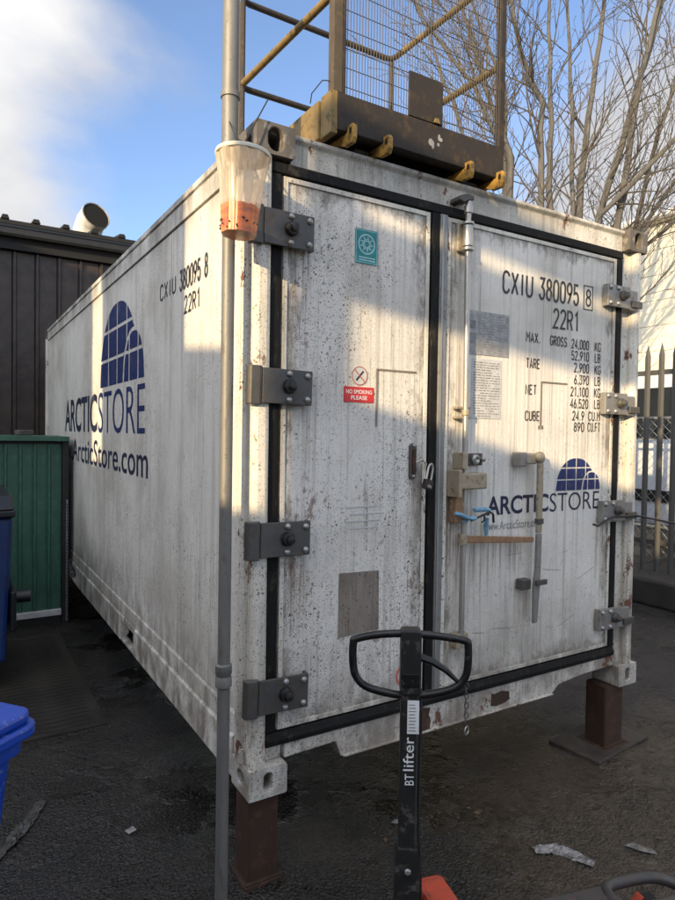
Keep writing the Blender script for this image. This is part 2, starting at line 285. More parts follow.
def ground_mat():
    k = NB('wet_asphalt')
    fine = k.noise(95, detail=6, rough=0.7); big = k.noise(0.9, detail=8, rough=0.62)
    c = k.mix(k.ramp(fine, 0.42, 0.62), (0.0030, 0.0027, 0.0024), (0.040, 0.034, 0.028))
    dirt = k.ramp(k.noise(1.1, detail=8, rough=0.68, loc=(2.1, 6.3, 0)), 0.48, 0.66)
    x = k.axis(0); y = k.axis(1)
    soil = k.math('MULTIPLY', k.ramp(k.math('ADD', x, k.math('MULTIPLY', dirt, 0.5)), 0.75, 1.35), k.ramp(k.math('ADD', y, k.math('MULTIPLY', k.noise(3, detail=7, rough=0.7), 0.6)), 0.75, 0.05))
    c = k.mix(k.math('MULTIPLY', dirt, 0.45), c, (0.052, 0.041, 0.030))
    c = k.mix(k.math('MULTIPLY', soil, k.ramp(k.noise(24, detail=8, rough=0.75, loc=(1, 1, 0)), 0.36, 0.60, 0.25, 0.9)), c, (0.080, 0.062, 0.043))
    far = k.ramp(k.math('ADD', x, k.math('MULTIPLY', y, 0.3)), 2.4, 3.6)
    c = k.mix(k.math('MULTIPLY', far, 0.5), c, (0.060, 0.055, 0.050))
    oil = k.ramp(k.noise(2.6, detail=7, rough=0.7, loc=(7, 3, 0)), 0.54, 0.64)
    c = k.mix(k.math('MULTIPLY', oil, 0.6), c, (0.006, 0.0055, 0.005))
    s, _ = k.specks(38, 0.86, 0.22); c = k.mix(k.math('MULTIPLY', s, 0.5), c, (0.09, 0.08, 0.07))
    s2, _ = k.specks(130, 0.6, 0.30, (3, 5, 0)); c = k.mix(k.math('MULTIPLY', s2, 0.35), c, (0.06, 0.055, 0.05))
    wet = k.ramp(big, 0.42, 0.60)
    v = k.n('ShaderNodeTexVoronoi'); v.inputs['Scale'].default_value = 62; v.feature = 'F1'; k.l(k.coord(), v.inputs[0])
    v2 = k.n('ShaderNodeTexVoronoi'); v2.inputs['Scale'].default_value = 140; k.l(k.coord((1, 1, 1), (3, 1, 2)), v2.inputs[0])
    st = k.math('ADD', k.math('SUBTRACT', 0.6, v.outputs['Distance']), k.math('MULTIPLY', k.math('SUBTRACT', 0.6, v2.outputs['Distance']), 0.6))
    h = k.math('ADD', k.math('MULTIPLY', st, k.ramp(wet, 0, 1, 0.5, 0.9)), k.math('MULTIPLY', k.noise(9, detail=8, rough=0.7), 2.0))
    ce = k.n('ShaderNodeTexVoronoi'); ce.feature = 'DISTANCE_TO_EDGE'; ce.inputs['Scale'].default_value = 0.62
    cn = k.n('ShaderNodeTexNoise'); cn.inputs['Scale'].default_value = 3.0; cn.inputs['Detail'].default_value = 7; k.l(k.coord(), cn.inputs[0])
    cm_ = k.n('ShaderNodeVectorMath'); cm_.operation = 'MULTIPLY_ADD'; k.l(cn.outputs['Color'], cm_.inputs[0]); cm_.inputs[1].default_value = (0.5, 0.5, 0); k.l(k.coord((1, 1, 0)), cm_.inputs[2]); k.l(cm_.outputs[0], ce.inputs[0])
    crack = k.ramp(ce.outputs['Distance'], 0.012, 0.003); crack = k.math('MULTIPLY', crack, k.ramp(k.noise(1.6, detail=3, loc=(2, 8, 0)), 0.42, 0.55))
    c = k.mix(k.math('MULTIPLY', crack, 0.3), c, (0.003, 0.003, 0.003)); h = k.math('SUBTRACT', h, k.math('MULTIPLY', crack, 0.4))
    pud = k.ramp(k.noise(1.5, detail=7, rough=0.62, loc=(4.4, 1.0, 0)), 0.47, 0.57)
    h = k.math('MULTIPLY', h, k.ramp(pud, 0, 1, 0.85, 0.22))
    k.bump(h, 1.0, 0.014)
    pud0 = k.ramp(k.noise(1.25, detail=6, rough=0.6, loc=(4.4, 1.0, 0)), 0.50, 0.62)
    r = k.math('SUBTRACT', k.ramp(wet, 0, 1, 0.24, 0.42), k.math('MULTIPLY', pud, 0.12))
    return k.done(c, r, 0, 0.5)
M['ground'] = ground_mat()
def slab_mat():
    k = NB('grooved_concrete')
    c = k.mix(k.noise(6, detail=8, rough=0.7), (0.016, 0.014, 0.012), (0.055, 0.048, 0.038))
    c = k.mix(k.math('MULTIPLY', k.ramp(k.noise(2.0, detail=5, loc=(3, 3, 0)), 0.45, 0.6), 0.6), c, (0.007, 0.0065, 0.006))
    k.bump(k.noise(50, detail=6), 0.5, 0.01)
    return k.done(c, 0.5, 0, 0.4)
M['slab'] = slab_mat()
def bag_mat():
    k = NB('clear_plastic_film')
    pl = k.noise(9, (6, 6, 0.25), 4, 0.6)
    k.done((0.95, 0.84, 0.64), 0.25)
    k.b.inputs['Subsurface Weight'].default_value = 0.0
    tl = k.n('ShaderNodeBsdfTranslucent'); tl.inputs[0].default_value = (0.95, 0.86, 0.72, 1)
    a1 = k.n('ShaderNodeMixShader'); a1.inputs[0].default_value = 0.5; k.l(k.b.outputs[0], a1.inputs[1]); k.l(tl.outputs[0], a1.inputs[2])
    tr = k.n('ShaderNodeBsdfTransparent'); a2 = k.n('ShaderNodeMixShader')
    k.l(k.math('MULTIPLY', k.ramp(pl, 0.40, 0.64, 0.40, 0.85), k.ramp(k.axis(2), 0.085, 0.12, 0.25, 1.0)), a2.inputs[0]); k.l(tr.outputs[0], a2.inputs[1]); k.l(a1.outputs[0], a2.inputs[2])
    k.l(a2.outputs[0], k.o.inputs[0])
    return k.m
M['bag'] = bag_mat()
def liquid_mat():
    k = NB('orange_liquid')
    c = k.mix(k.ramp(k.noise(14, (1, 1, 3), 5), 0.4, 0.62), (0.80, 0.17, 0.012), (0.42, 0.075, 0.010))
    return k.done(c, 0.3)
M['liquid'] = liquid_mat()

# ------------------------------------------------------------------ mesh builders
class MB:
    def __init__(s): s.v = []; s.f = []
    def _add(s, vs, fs):
        o = len(s.v); s.v += [tuple(v) for v in vs]; s.f += [tuple(i+o for i in f) for f in fs]; return s
    def box(s, x0, x1, y0, y1, z0, z1, T=None):
        vs = [Vector(p) for p in ((x0,y0,z0),(x1,y0,z0),(x1,y1,z0),(x0,y1,z0),(x0,y0,z1),(x1,y0,z1),(x1,y1,z1),(x0,y1,z1))]
        if T is not None: vs = [T @ v for v in vs]
        return s._add(vs, [(0,3,2,1),(4,5,6,7),(0,1,5,4),(1,2,6,5),(2,3,7,6),(3,0,4,7)])
    def prism(s, poly, axis, lo, hi, T=None):
        """poly: 2-D outline in the two other axes (in xyz order), extruded along axis"""
        def mk(a, b, c):
            return Vector((c, a, b)) if axis == 'x' else Vector((a, c, b)) if axis == 'y' else Vector((a, b, c))
        n = len(poly); vs = [mk(a, b, lo) for a, b in poly] + [mk(a, b, hi) for a, b in poly]
        if T is not None: vs = [T @ v for v in vs]
        fs = [tuple(range(n))[::-1], tuple(range(n, 2*n))] + [(i, (i+1) % n, n+(i+1) % n, n+i) for i in range(n)]
        return s._add(vs, fs)
    def tube(s, pts, r, seg=8, caps=True, closed=False):
        pts = [Vector(p) for p in pts]; n = len(pts)
        rr = r if isinstance(r, (list, tuple)) else [r]*n
        o = len(s.v); rings = []; up = None
        for i, p in enumerate(pts):
            a = pts[(i-1) % n] if (closed or i > 0) else p; b = pts[(i+1) % n] if (closed or i < n-1) else p
            t = (b-a).normalized() if (b-a).length > 1e-9 else Vector((0, 0, 1))
            if up is None: up = Vector((0, 0, 1)) if abs(t.z) < 0.9 else Vector((1, 0, 0))
            u = up - t*up.dot(t)
            if u.length < 1e-6: u = t.orthogonal()
            u.normalize(); v = t.cross(u); up = u
            rings.append([p + (u*math.cos(2*math.pi*k/seg) + v*math.sin(2*math.pi*k/seg))*rr[i] for k in range(seg)])
        for rg in rings: s.v += [tuple(q) for q in rg]
        m = n if closed else n-1
        for i in range(m):
            j = (i+1) % n
            for k in range(seg):
                k2 = (k+1) % seg
                s.f.append((o+i*seg+k, o+i*seg+k2, o+j*seg+k2, o+j*seg+k))
        if caps and not closed:
            s.f.append(tuple(o+k for k in range(seg))[::-1]); s.f.append(tuple(o+(n-1)*seg+k for k in range(seg)))
        return s
    def lathe(s, prof, c, seg=20, axis='z', wob=None):
        o = len(s.v); n = len(prof); c = Vector(c)
        for (r, h) in prof:
            for k in range(seg):
                a = 2*math.pi*k/seg; q = r*(1 + (wob(a, h) if wob else 0)); d = (q*math.cos(a), q*math.sin(a), h)
                if axis == 'y': d = (d[0], d[2], d[1])
                if axis == 'x': d = (d[2], d[0], d[1])
                s.v.append(tuple(c + Vector(d)))
        for i in range(n-1):
            for k in range(seg):
                k2 = (k+1) % seg; s.f.append((o+i*seg+k, o+i*seg+k2, o+(i+1)*seg+k2, o+(i+1)*seg+k))
        s.f.append(tuple(o+k for k in range(seg))[::-1]); s.f.append(tuple(o+(n-1)*seg+k for k in range(seg)))
        return s
    def mesh(s, name, mat, smooth=False):
        me = bpy.data.meshes.new(name); me.from_pydata(s.v, [], s.f); me.materials.append(mat)
        b = bmesh.new(); b.from_mesh(me); bmesh.ops.recalc_face_normals(b, faces=b.faces); b.to_mesh(me); b.free()
        if smooth:
            me.polygons.foreach_set('use_smooth', [True]*len(me.polygons))
            try: me.set_sharp_from_angle(angle=R(40))
            except Exception: pass
        return me
    def build(s, name, mat, parent=None, smooth=False, bevel=0, loc=None):
        o = bpy.data.objects.new(name, s.mesh(name, mat, smooth)); COL.objects.link(o)
        if parent: o.parent = parent
        if loc: o.location = loc
        if bevel:
            m = o.modifiers.new('bevel', 'BEVEL'); m.width = bevel; m.segments = 2; m.limit_method = 'ANGLE'; m.angle_limit = R(35)
        return o
def tag(o, label=None, cat=None, group=None, kind=None):
    if label: o['label'] = label
    if cat: o['category'] = cat
    if group: o['group'] = group
    if kind: o['kind'] = kind
    return o
def empty(name, loc, label, cat, group=None, rz=0):
    o = bpy.data.objects.new(name, None); COL.objects.link(o); o.location = loc; o.rotation_euler = (0, 0, rz)
    o.empty_display_size = 0.2
    return tag(o, label, cat, group)
def share(src, name, parent=None, loc=None, mat=None):
    o = src.copy(); o.name = name; COL.objects.link(o); o.parent = parent
    if loc: o.location = loc
    return o
def ngon(r, n, cx=0, cy=0, ph=0, ry=None):
    return [(cx + r*math.cos(2*math.pi*i/n+ph), cy + (ry or r)*math.sin(2*math.pi*i/n+ph)) for i in range(n)]
def rrect(x0, x1, y0, y1, r, n=4):
    p = []
    for cx, cy, a in ((x1-r, y1-r, 0), (x0+r, y1-r, 90), (x0+r, y0+r, 180), (x1-r, y0+r, 270)):
        for i in range(n+1): t = R(a + 90*i/n); p.append((cx+r*math.cos(t), cy+r*math.sin(t)))
    return p

# text turned into mesh, fitted to a box in its own plane
def text_mesh(body, x0, x1, y0, y1, bold=0.0, shear=0.0, space=1.0):
    cu = bpy.data.curves.new('letters', 'FONT'); cu.body = body; cu.size = 1.0; cu.offset = bold; cu.space_character = space
    cu.resolution_u = 4
    o = bpy.data.objects.new('letters', cu); COL.objects.link(o)
    dg = bpy.context.evaluated_depsgraph_get(); dg.update()
    me = bpy.data.meshes.new_from_object(o.evaluated_get(dg))
    vs = [v.co.copy() for v in me.vertices]; fs = [tuple(p.vertices) for p in me.polygons]
    bpy.data.objects.remove(o); bpy.data.curves.remove(cu); bpy.data.meshes.remove(me)
    ax, bx = min(v.x for v in vs), max(v.x for v in vs); ay, by = min(v.y for v in vs), max(v.y for v in vs)
    q = [(x0+(v.x-ax)/(bx-ax)*(x1-x0), y0+(v.y-ay)/(by-ay)*(y1-y0)) for v in vs]
    return q, fs
def put2d(q, fs, fn, name, mat, parent):
    mb = MB(); mb._add([fn(a, b) for a, b in q], fs); return mb.build(name, mat, parent)

ZB = 0.37                                   # container floor stands on posts
W_, H_, L_ = 2.438, 2.591, 6.058

# ================================================================== SETTING
def ground():
    mb = MB(); S = 150
    mb._add([(-S, -S, 0), (S, -S, 0), (S, S, 0), (-S, S, 0)], [(0, 1, 2, 3)])
    tag(mb.build('ground', M['ground']), kind='structure')
    # lightly uneven sheet where the yard is seen
    import mathutils
    n = 150; x0, x1, y0, y1 = -3, 5.2, -2.4, 6.8; vs = []; fs = []
    for j in range(n+1):
        for i in range(n+1):
            x = x0+(x1-x0)*i/n; y = y0+(y1-y0)*j/n
            e = min(i, j, n-i, n-j)/10.0; e = min(1, e)
            h = mathutils.noise.fractal(Vector((x*1.6, y*1.6, 0)), 1.0, 2.0, 5)*0.010*e + mathutils.noise.noise(Vector((x*12, y*12, 3)))*0.003*e
            vs.append((x, y, 0.004 + max(h + 0.006*e, 0)))
    for j in range(n):
        for i in range(n):
            a = j*(n+1)+i; fs.append((a, a+1, a+n+2, a+n+1))
    mb = MB(); mb._add(vs, fs); tag(mb.build('yard_surface', M['ground'], smooth=True), kind='structure')
    # grooved concrete strip in front of the shed
    tag(MB().box(-2.2, -0.16, 1.75, 3.75, 0.0, 0.018).build('concrete_pad', M['slab']), kind='structure')
    pad = bpy.data.objects['concrete_pad']
    y = 1.80
    src = None
    while y < 3.70:
        if src is None:
            src = MB().box(-2.15, -0.22, 0, 0.026, 0.0185, 0.0205).build('ridge', M['slab'], pad, loc=(0, y, 0))
        else: share(src, 'ridge', pad, (0, y, 0))
        y += 0.06
ground()

# ------------------------------------------------------------------ added unseen blockers, shaped to cast the lit and shaded patches
def occluders():
    D0 = 7.0; n = Vector((math.sin(SUN_AZ), -math.cos(SUN_AZ), 0))
    org = s_h*D0
    T = Matrix(((n.x, -s_h.x, 0, org.x), (n.y, -s_h.y, 0, org.y), (0, 0, 1, 0), (0, 0, 0, 1)))   # local x = along wall, y = towards the container
    T = T @ Matrix.Translation((0, -0.12, 0))
    MB().box(-14, -2.79, -3.0, 0.12, 0, 7.0, T).build('brick_unit', M['brick'])
    tag(bpy.data.objects['brick_unit'], 'long dull brick unit standing across the yard to the left', 'building')
    MB().prism([(-2.46, 0), (-0.745, 0), (-0.745, 5.3), (-2.46, 5.3)], 'y', -2.6, 0.12, T).build('store_block', M['brick'])
    tag(bpy.data.objects['store_block'], 'narrow brick store block beside the gap across the yard', 'building')
    mb = MB(); mb.prism([(-2.85, 0), (-2.40, 0), (-2.40, 3.78), (-2.85, 3.78)], 'y', 0.125, 0.3, T)
    tag(mb.build('gap_wall', M['brick']), 'short brick wall closing the gap between the two units', 'wall')
    mb = MB(); mb.prism([(-0.80, 0), (0.10, 0), (0.10, 3.33), (-0.27, 3.33), (-0.29, 4.03), (-0.80, 4.17)], 'y', 0.125, 0.3, T)
    tag(mb.build('stepped_wall', M['brick']), 'stepped brick wall running on from the store block', 'wall')
    root = empty('loading_canopy', T @ Vector((0.12, 0, 0)), 'brick loading canopy with a level fascia across the yard', 'canopy')
    Ti = Matrix.Translation(-root.location) @ T
    MB().prism([(0.040, 0), (0.203, 0), (0.203, 5.06), (0.080, 5.06), (0.072, 4.34), (0.040, 4.20)], 'y', -0.1, 0.1, Ti).build('pillar', M['brick'], root)  # added blocker, outlined to shade the left door
    MB().prism([(0.2035, 4.385), (1.6, 4.65), (1.6, 4.97), (0.24, 4.71), (0.2035, 4.80)], 'y', -0.1, 0.1, Ti).build('fascia', M['brick'], root)  # added bar, shaped to cast the shade band across the doors
    MB().prism([(0.2035, 4.815), (1.6, 5.08), (1.6, 5.25), (0.2035, 5.06)], 'y', -0.1, 0.1, Ti).build('eaves_beam', M['brick'], root)  # added bar that keeps the header in shade
    MB().box(1.605, 1.8, -0.1, 0.1, 3.91, 5.25, Ti).build('post', M['brick'], root)  # end piece of the added blocker frame
    mb = MB(); mb.prism([(0.15, 0), (9, 0), (9, 3.90), (0.15, 3.88)], 'y', 0.105, 0.3, T)
    mb.box(1.27, 4.5, 0.31, 0.5, 0, 7.0, T)  # taller added piece that puts the fence in shade
    tag(mb.build('yard_wall', M['brick']), 'long plain brick yard wall under the canopy', 'wall')
occluders()

# ------------------------------------------------------------------ dark clad building behind
def back_building():
    x0, x1, y = -7.0, 1.9, 7.2
    b = empty('clad_building', (x0, y, 0), 'dark brown ribbed metal building with black gutter behind the container', 'building')
    L = lambda o: o
    MB().box(0, x1-x0, 0.05, 6, 0, 4.15).build('core', M['blackclad'], b)
    pitch = 0.272; i = 0; x = 0.0; sheet = None; nn = int((x1-x0)/pitch)
    xs = 7.03 % pitch
    for i in range(nn):
        if sheet is None:
            mb = MB(); mb.prism([(0, 0.045), (0.004, 0.0), (0.016, -0.035), (0.045, -0.035), (0.057, 0.0), (pitch-0.003, 0.0), (pitch-0.003, 0.045)], 'z', 0, 4.12)
            sheet = mb.build('cladding_sheet', M['brownclad'], b, loc=(xs-0.03, 0, 0))
        else: share(sheet, 'cladding_sheet', b, (xs-0.03+i*pitch, 0, 0))
    # gutter and fascia
    MB().box(-0.1, x1-x0+0.1, -0.10, 0.04, 4.13, 4.30).build('fascia', M['blackclad'], b)
    MB().prism([(-0.23, 4.30), (-0.21, 4.27), (-0.11, 4.27), (-0.102, 4.30), (-0.102, 4.40), (-0.23, 4.40)], 'x', -0.1, x1-x0+0.1).build('gutter', M['dark'], b)
    MB().box(-0.1, x1-x0+0.1, -0.245, -0.232, 4.375, 4.405).build('gutter_lip', M['blackbin'], b)
    # corrugated roof: ridges end at the eaves
    MB().prism([(-0.25, 4.46), (6.1, 5.35), (6.1, 5.30), (-0.25, 4.41)], 'x', -0.1, x1-x0+0.1).build('roof', M['blackclad'], b)
    rp_ = 0.36; rs = None; k = 0
    while k*rp_ < x1-x0:
        if rs is None:
            mb = MB(); T = Matrix.Translation((0, -0.27, 4.465)) @ Matrix.Rotation(math.atan2(0.89, 6.35), 4, 'X')
            mb.prism([(-0.05, 0), (0.05, 0), (0.030, 0.048), (-0.030, 0.048)], 'y', 0, 6.3, T)
            rs = mb.build('roof_ridge', M['blackclad'], b, loc=(0.15, 0, 0))
        else: share(rs, 'roof_ridge', b, (0.15+k*rp_, 0, 0))
        k += 1
    f = empty('flue_pipe', (0.72, 7.62, 4.5), 'pale round flue elbow with black mouth on the dark roof', 'flue pipe')
    pts = [Vector((0.00, 0.06, -0.30)), Vector((0.00, 0.05, 0.02)), Vector((0.015, 0.01, 0.17)), Vector((0.045, -0.07, 0.29)), Vector((0.09, -0.22, 0.345))]
    rad = 0.195
    mb = MB(); mb.tube(pts, rad, 24, caps=False); mb.build('pipe', M['flue'], f, smooth=True)
    e = pts[-1]; t = (pts[-1]-pts[-2]).normalized()
    mb = MB(); mb.tube([e - t*0.02, e+t*0.012], rad+0.008, 24, caps=False); mb.tube([e+t*0.012, e-t*0.02], rad-0.006, 24, caps=False)
    o = len(mb.v); mb.build('rim', M['flue'], f, smooth=True)
    mb = MB(); mb.tube([e - t*0.012, e+t*0.002], rad-0.004, 24); mb.build('mouth', M['soot'], f)  # black disc stands in for the pipe's shaded hollow
    mb = MB(); mb.tube([pts[0]+Vector((0, 0, .1)), pts[0]+Vector((0, 0, .14))], rad+0.012, 24); mb.build('band', M['galv'], f, smooth=True)
back_building()

# ------------------------------------------------------------------ green shed / tank left of the container
def green_shed():
    x0, x1, y0, y1 = -2.6, -0.035, 4.1, 5.7
    s = empty('metal_shed', (x0, y0, 0), 'low green ribbed metal shed with black corner beside the container', 'shed')
    w_ = x1-x0
    MB().box(0.02, w_-0.03, 0.03, y1-y0, 0.14, 1.68).build('core', M['dark'], s)
    p = 0.118; sheet = None; k = 0
    while (k+1)*p < w_-0.055:
        xx = w_-0.06-(k+1)*p
        if sheet is None:
            mb = MB(); mb.prism([(0, 0.028), (0.0, 0.0), (0.004, -0.014), (0.022, -0.014), (0.028, 0.0), (0.10, 0.0), (0.108, 0.003), (p-0.002, 0.003), (p-0.002, 0.028)], 'z', 0.145, 1.66)
            sheet = mb.build('panel', M['greenshed'], s, loc=(xx, 0, 0))
        else: share(sheet, 'panel', s, (xx, 0, 0))
        k += 1
    MB().box(w_-0.055, w_, -0.02, 0.09, 0.0, 1.69).build('corner_post', M['dark'], s)
    MB().box(0, w_-0.06, -0.03, 0.027, 0.085, 0.142).build('base_trim', M['trim'], s, bevel=0.006)
    MB().box(0, w_-0.06, 0.0, 0.4, 0.0, 0.082).build('plinth', M['dark'], s)
    MB().prism([(-0.06, 1.69), (-0.06, 1.725), (0.7, 1.735), (y1-y0+0.05, 1.725), (y1-y0+0.05, 1.69)], 'x', -0.05, w_).build('roof', M['greenshed'], s)
    MB().box(-0.05, w_-0.004, -0.070, -0.062, 1.690, 1.732).build('roof_edge', M['greenshed'], s)
    # perforated edge strip: small holes down the corner
    st = MB().box(w_-0.022, w_-0.006, -0.027, -0.0215, 0.03, 1.15).build('edge_strip', M['greyink'], s)
    mb = MB()
    for i in range(36): mb.box(w_-0.019, w_-0.009, -0.0295, -0.0275, 0.05+i*0.030, 0.064+i*0.030)
    mb.build('perforation', M['dark'], st)['kind'] = 'stuff'
    # bit of litter on the roof
    tag(MB().box(0, 0.14, 0, 0.1, 0, 0.05, Matrix.Rotation(0.4, 4, 'Z')).build('roof_scrap', M['debris'], bevel=0.01, loc=(-0.42, 4.35, 1.736)), 'small grey scrap lying on the green shed roof', 'scrap')
green_shed()

# ------------------------------------------------------------------ right: cream building, van, fence
def right_side():
    b = empty('cream_warehouse', (11.0, -6, 0), 'cream sheet clad warehouse in sunlight behind the fence', 'building')
    MB().box(0.05, 9, 0, 26, 0, 6.05).build('core', M['cream'], b)
    sh = None
    for k in range(12):
        if sh is None: sh = MB().box(0, 0.048, 0, 26, 0.0, 0.497).build('wall_sheet', M['cream'], b, bevel=0.012, loc=(0, 0, 0.02))
        else: share(sh, 'wall_sheet', b, (0, 0, 0.02+k*0.502))
    MB().prism([(0, 6.05), (-0.12, 6.06), (-0.12, 6.2), (0.02, 6.26), (9, 7.2), (9, 6.05)], 'y', -0.1, 26.1).build('roof', M['cream'], b)
    mb = MB().tube([(-0.2, -0.2, 6.12), (-0.2, 26, 6.16)], 0.075, 10); mb.build('gutter', M['white_ink'], b, smooth=True)
    # van
    v = empty('parked_van', (8.9, 3.2, 0), 'pale parked van with dark windows behind the fence', 'van'); v.scale = (1, 1, 1.2)
    prof = [(-2.5, 0.42), (-2.55, 0.9), (-2.45, 1.15), (-1.65, 1.35), (-1.1, 2.2), (-0.85, 2.34), (2.3, 2.36), (2.45, 2.2), (2.5, 0.42)]
    MB().prism(prof, 'x', -0.95, 0.95).build('body', M['van'], v, bevel=0.06)
    MB().prism([(-1.35, 1.5), (-0.95, 2.12), (-0.2, 2.12), (-0.2, 1.5)], 'x', -0.972, -0.955).build('window', M['vanglass'], v)
    MB().prism([(-0.1, 1.5), (-0.1, 2.12), (1.1, 2.12), (1.1, 1.5)], 'x', -0.972, -0.955).build('window', M['vanglass'], v)
    MB().prism([(1.2, 1.5), (1.2, 2.12), (2.25, 2.12), (2.25, 1.5)], 'x', -0.972, -0.955).build('window', M['vanglass'], v)
    MB().box(-0.975, -0.955, -2.3, 2.4, 0.72, 0.86).build('rub_strip', M['dark'], v)
    for yy in (-1.6, 1.5):
        wv = MB().lathe([(0.0, -0.12), (0.3, -0.12), (0.34, -0.08), (0.34, 0.1), (0.0, 0.1)], (-0.86, yy, 0.345), 20, 'x').build('wheel', M['tyre'], v, smooth=True)
        MB().lathe([(0.0, -0.03), (0.19, -0.03), (0.21, 0.0), (0.0, 0.0)], (-0.985, yy, 0.345), 16, 'x').build('rim', M['galv'], wv, smooth=True)
    # kerb wall + palisade fence
    tag(MB().box(5.40, 5.70, -6, 9, 0.0, 0.29).build('kerb_wall', M['concrete'], bevel=0.03), 'low dark concrete kerb under the palisade fence', 'wall')
    f = empty('palisade_fence', (5.5, -5.5, 0.3), 'grey steel palisade fence with pointed pales right of the container', 'fence')
    pale = None; n = 92
    for i in range(n):
        y = i*0.155
        if pale is None:
            mb = MB(); prof = [(-0.034, 0.0), (-0.012, -0.022), (0.012, -0.022), (0.034, 0.0), (0.026, 0.0), (0.010, -0.015), (-0.010, -0.015), (-0.026, 0.0)]
            mb.prism([(b_, a_) for a_, b_ in prof], 'z', 0.06, 2.38)
            top = [(0, 0, 2.52), (-0.0, -0.034, 2.38), (-0.022, -0.012, 2.38), (-0.022, 0.012, 2.38), (0.0, 0.034, 2.38)]
            mb._add(top, [(0, 1, 2), (0, 2, 3), (0, 3, 4), (0, 4, 1), (1, 4, 3, 2)])
            pale = mb.build('pale', M['fence'], f, loc=(0, y, 0))
        else: share(pale, 'pale', f, (rnd.uniform(-.004, .004), y, rnd.uniform(-.012, .012)))
    for z in (0.35, 2.18): MB().box(0.006, 0.05, -0.05, n*0.155, z, z+0.05).build('rail', M['fence'], f)
    for y in (0.4, 3.15, 5.9, 8.65, 11.4, 14.0): MB().box(0.052, 0.14, y, y+0.1, -0.02, 2.4).build('post', M['fence'], f)
    # chain-link fence further back
    c = empty('chain_link_fence', (6.6, -3.0, 0), 'wire chain link fence between palisade and van', 'fence')
    mb = MB(); h = 1.75; step = 0.11; ln = 9.0
    k = int((ln+h)/step)
    for i in range(k):
        a = i*step - h
        y0 = max(a, 0); z0 = y0-a; y1 = min(a+h, ln); z1 = y1-a
        if y1 > y0:
            mb.tube([(0, y0, 0.3+z0), (0, y1, 0.3+z1)], 0.0022, 3, caps=False)
            mb.tube([(0.006, y0, 0.3+h-z0), (0.006, y1, 0.3+h-z1)], 0.0022, 3, caps=False)
    mb.build('wire_mesh', M['galv'], c)['kind'] = 'stuff'
    for y in (0, 3, 6, 9): MB().tube([(0.04, y, 0), (0.04, y, 2.1)], 0.03, 8).build('post', M['galv'], c, smooth=True)
    MB().tube([(0, 0, 2.05), (0, 9, 2.05)], 0.02, 6).build('rail', M['galv'], c, smooth=True)
right_side()

# ------------------------------------------------------------------ bare trees behind the fence
def grow(mbT, mbC, pts, r0, r1, rg, level=0):
    """stem through pts, side branches along it, twigs on those"""
    P = [Vector(p) for p in pts]; Q = []
    for i in range(len(P)-1):
        for k in range(4):
            t = k/4; q = P[i].lerp(P[i+1], t)
            if 0 < i or k > 0: q = q + Vector((rg.uniform(-1, 1), rg.uniform(-1, 1), 0))*0.018
            Q.append(q)
    Q.append(P[-1]); n = len(Q)
    rr = [r0+(r1-r0)*(i/(n-1))**0.8 for i in range(n)]
    (mbT if level == 0 else mbC).tube(Q, rr, 7 if level == 0 else 4, caps=True)
    return Q, rr
def side(mb, p, d, ln, r, rg, depth):
    segs = max(3, int(ln/0.16)); q = p.copy(); d = d.normalized(); pts = [q.copy()]; rr = [r]
    curl = Vector((rg.uniform(-.5, .5), rg.uniform(-.5, .5), rg.uniform(0.2, 0.7)))
    for i in range(segs):
        d = (d + curl*0.09 + Vector((rg.gauss(0, 1), rg.gauss(0, 1), rg.gauss(0, 1)))*0.10).normalized()
        q = q + d*(ln/segs); pts.append(q.copy()); rr.append(r*(1-(i+1)/segs)+0.0026)
        if depth > 0 and i > 0:
            for _ in range(1 if rg.random() < 0.95 else 0):
                az = rg.uniform(0, 2*math.pi); o = d.orthogonal().normalized(); o.rotate(Matrix.Rotation(az, 3, d))
                nd = d*math.cos(R(38)) + o*math.sin(R(38)) + Vector((0, 0, 0.15))
                side(mb, q.copy(), nd, ln*rg.uniform(0.30, 0.58)*(1-0.45*i/segs), max(rr[-1]*0.62, 0.0032), rg, depth-1)
    mb.tube(pts, rr, 4 if r > 0.008 else 3, caps=False)
    if depth == 0 and rg.random() < 0.5: mb.tube([q, q+d*0.02, q+d*0.035], [0.004, 0.008, 0.002], 4, caps=False)
def tree(label, base, stems, seed, dens=1.0, twl=1.0):
    rg = random.Random(seed)
    t = empty('bare_tree', base, label, 'tree', 'bare trees behind the container')
    o = Vector(base); mt = MB(); mc = MB()
    fork = Vector((0, 0, 1.7))
    mt.tube([(0, 0, -0.1), (0.01, 0, 0.5), (0, 0.02, 1.1), fork], [0.20, 0.155, 0.14, 0.13], 10)
    for (pts, r0, r1, branchy) in stems:
        pp = [Vector(p)-o for p in pts]
        if pp[0].z > 2.2: pp = [fork-Vector((0, 0, .1))] + pp
        ext = (pp[-1]-pp[-2]).normalized(); pp.append(pp[-1]+(ext+Vector((0, 0, .25)))*1.5)
        Q, rr = grow(mt, mc, pp, r0*0.72, r1*0.42, rg)
        for i in range(3, len(Q)):
            if Q[i].z < 2.4: continue
            for _ in range(2):
                if rg.random() > branchy*0.70: continue
                d = (Q[i]-Q[i-1]).normalized(); og = d.orthogonal().normalized(); og.rotate(Matrix.Rotation(rg.uniform(0, 6.28), 3, d))
                a = R(rg.uniform(28, 50)); nd = d*math.cos(a)+og*math.sin(a)+Vector((0, 0, .12))
                side(mc, Q[i].lerp(Q[i-1], rg.random()), nd, rg.uniform(0.7, 1.7)*twl, min(max(rr[i]*0.34, 0.0055), 0.016), rg, 2)
    mt.build('trunk', M['bark'], t, smooth=True); mc.build('crown', M['twig'], t)
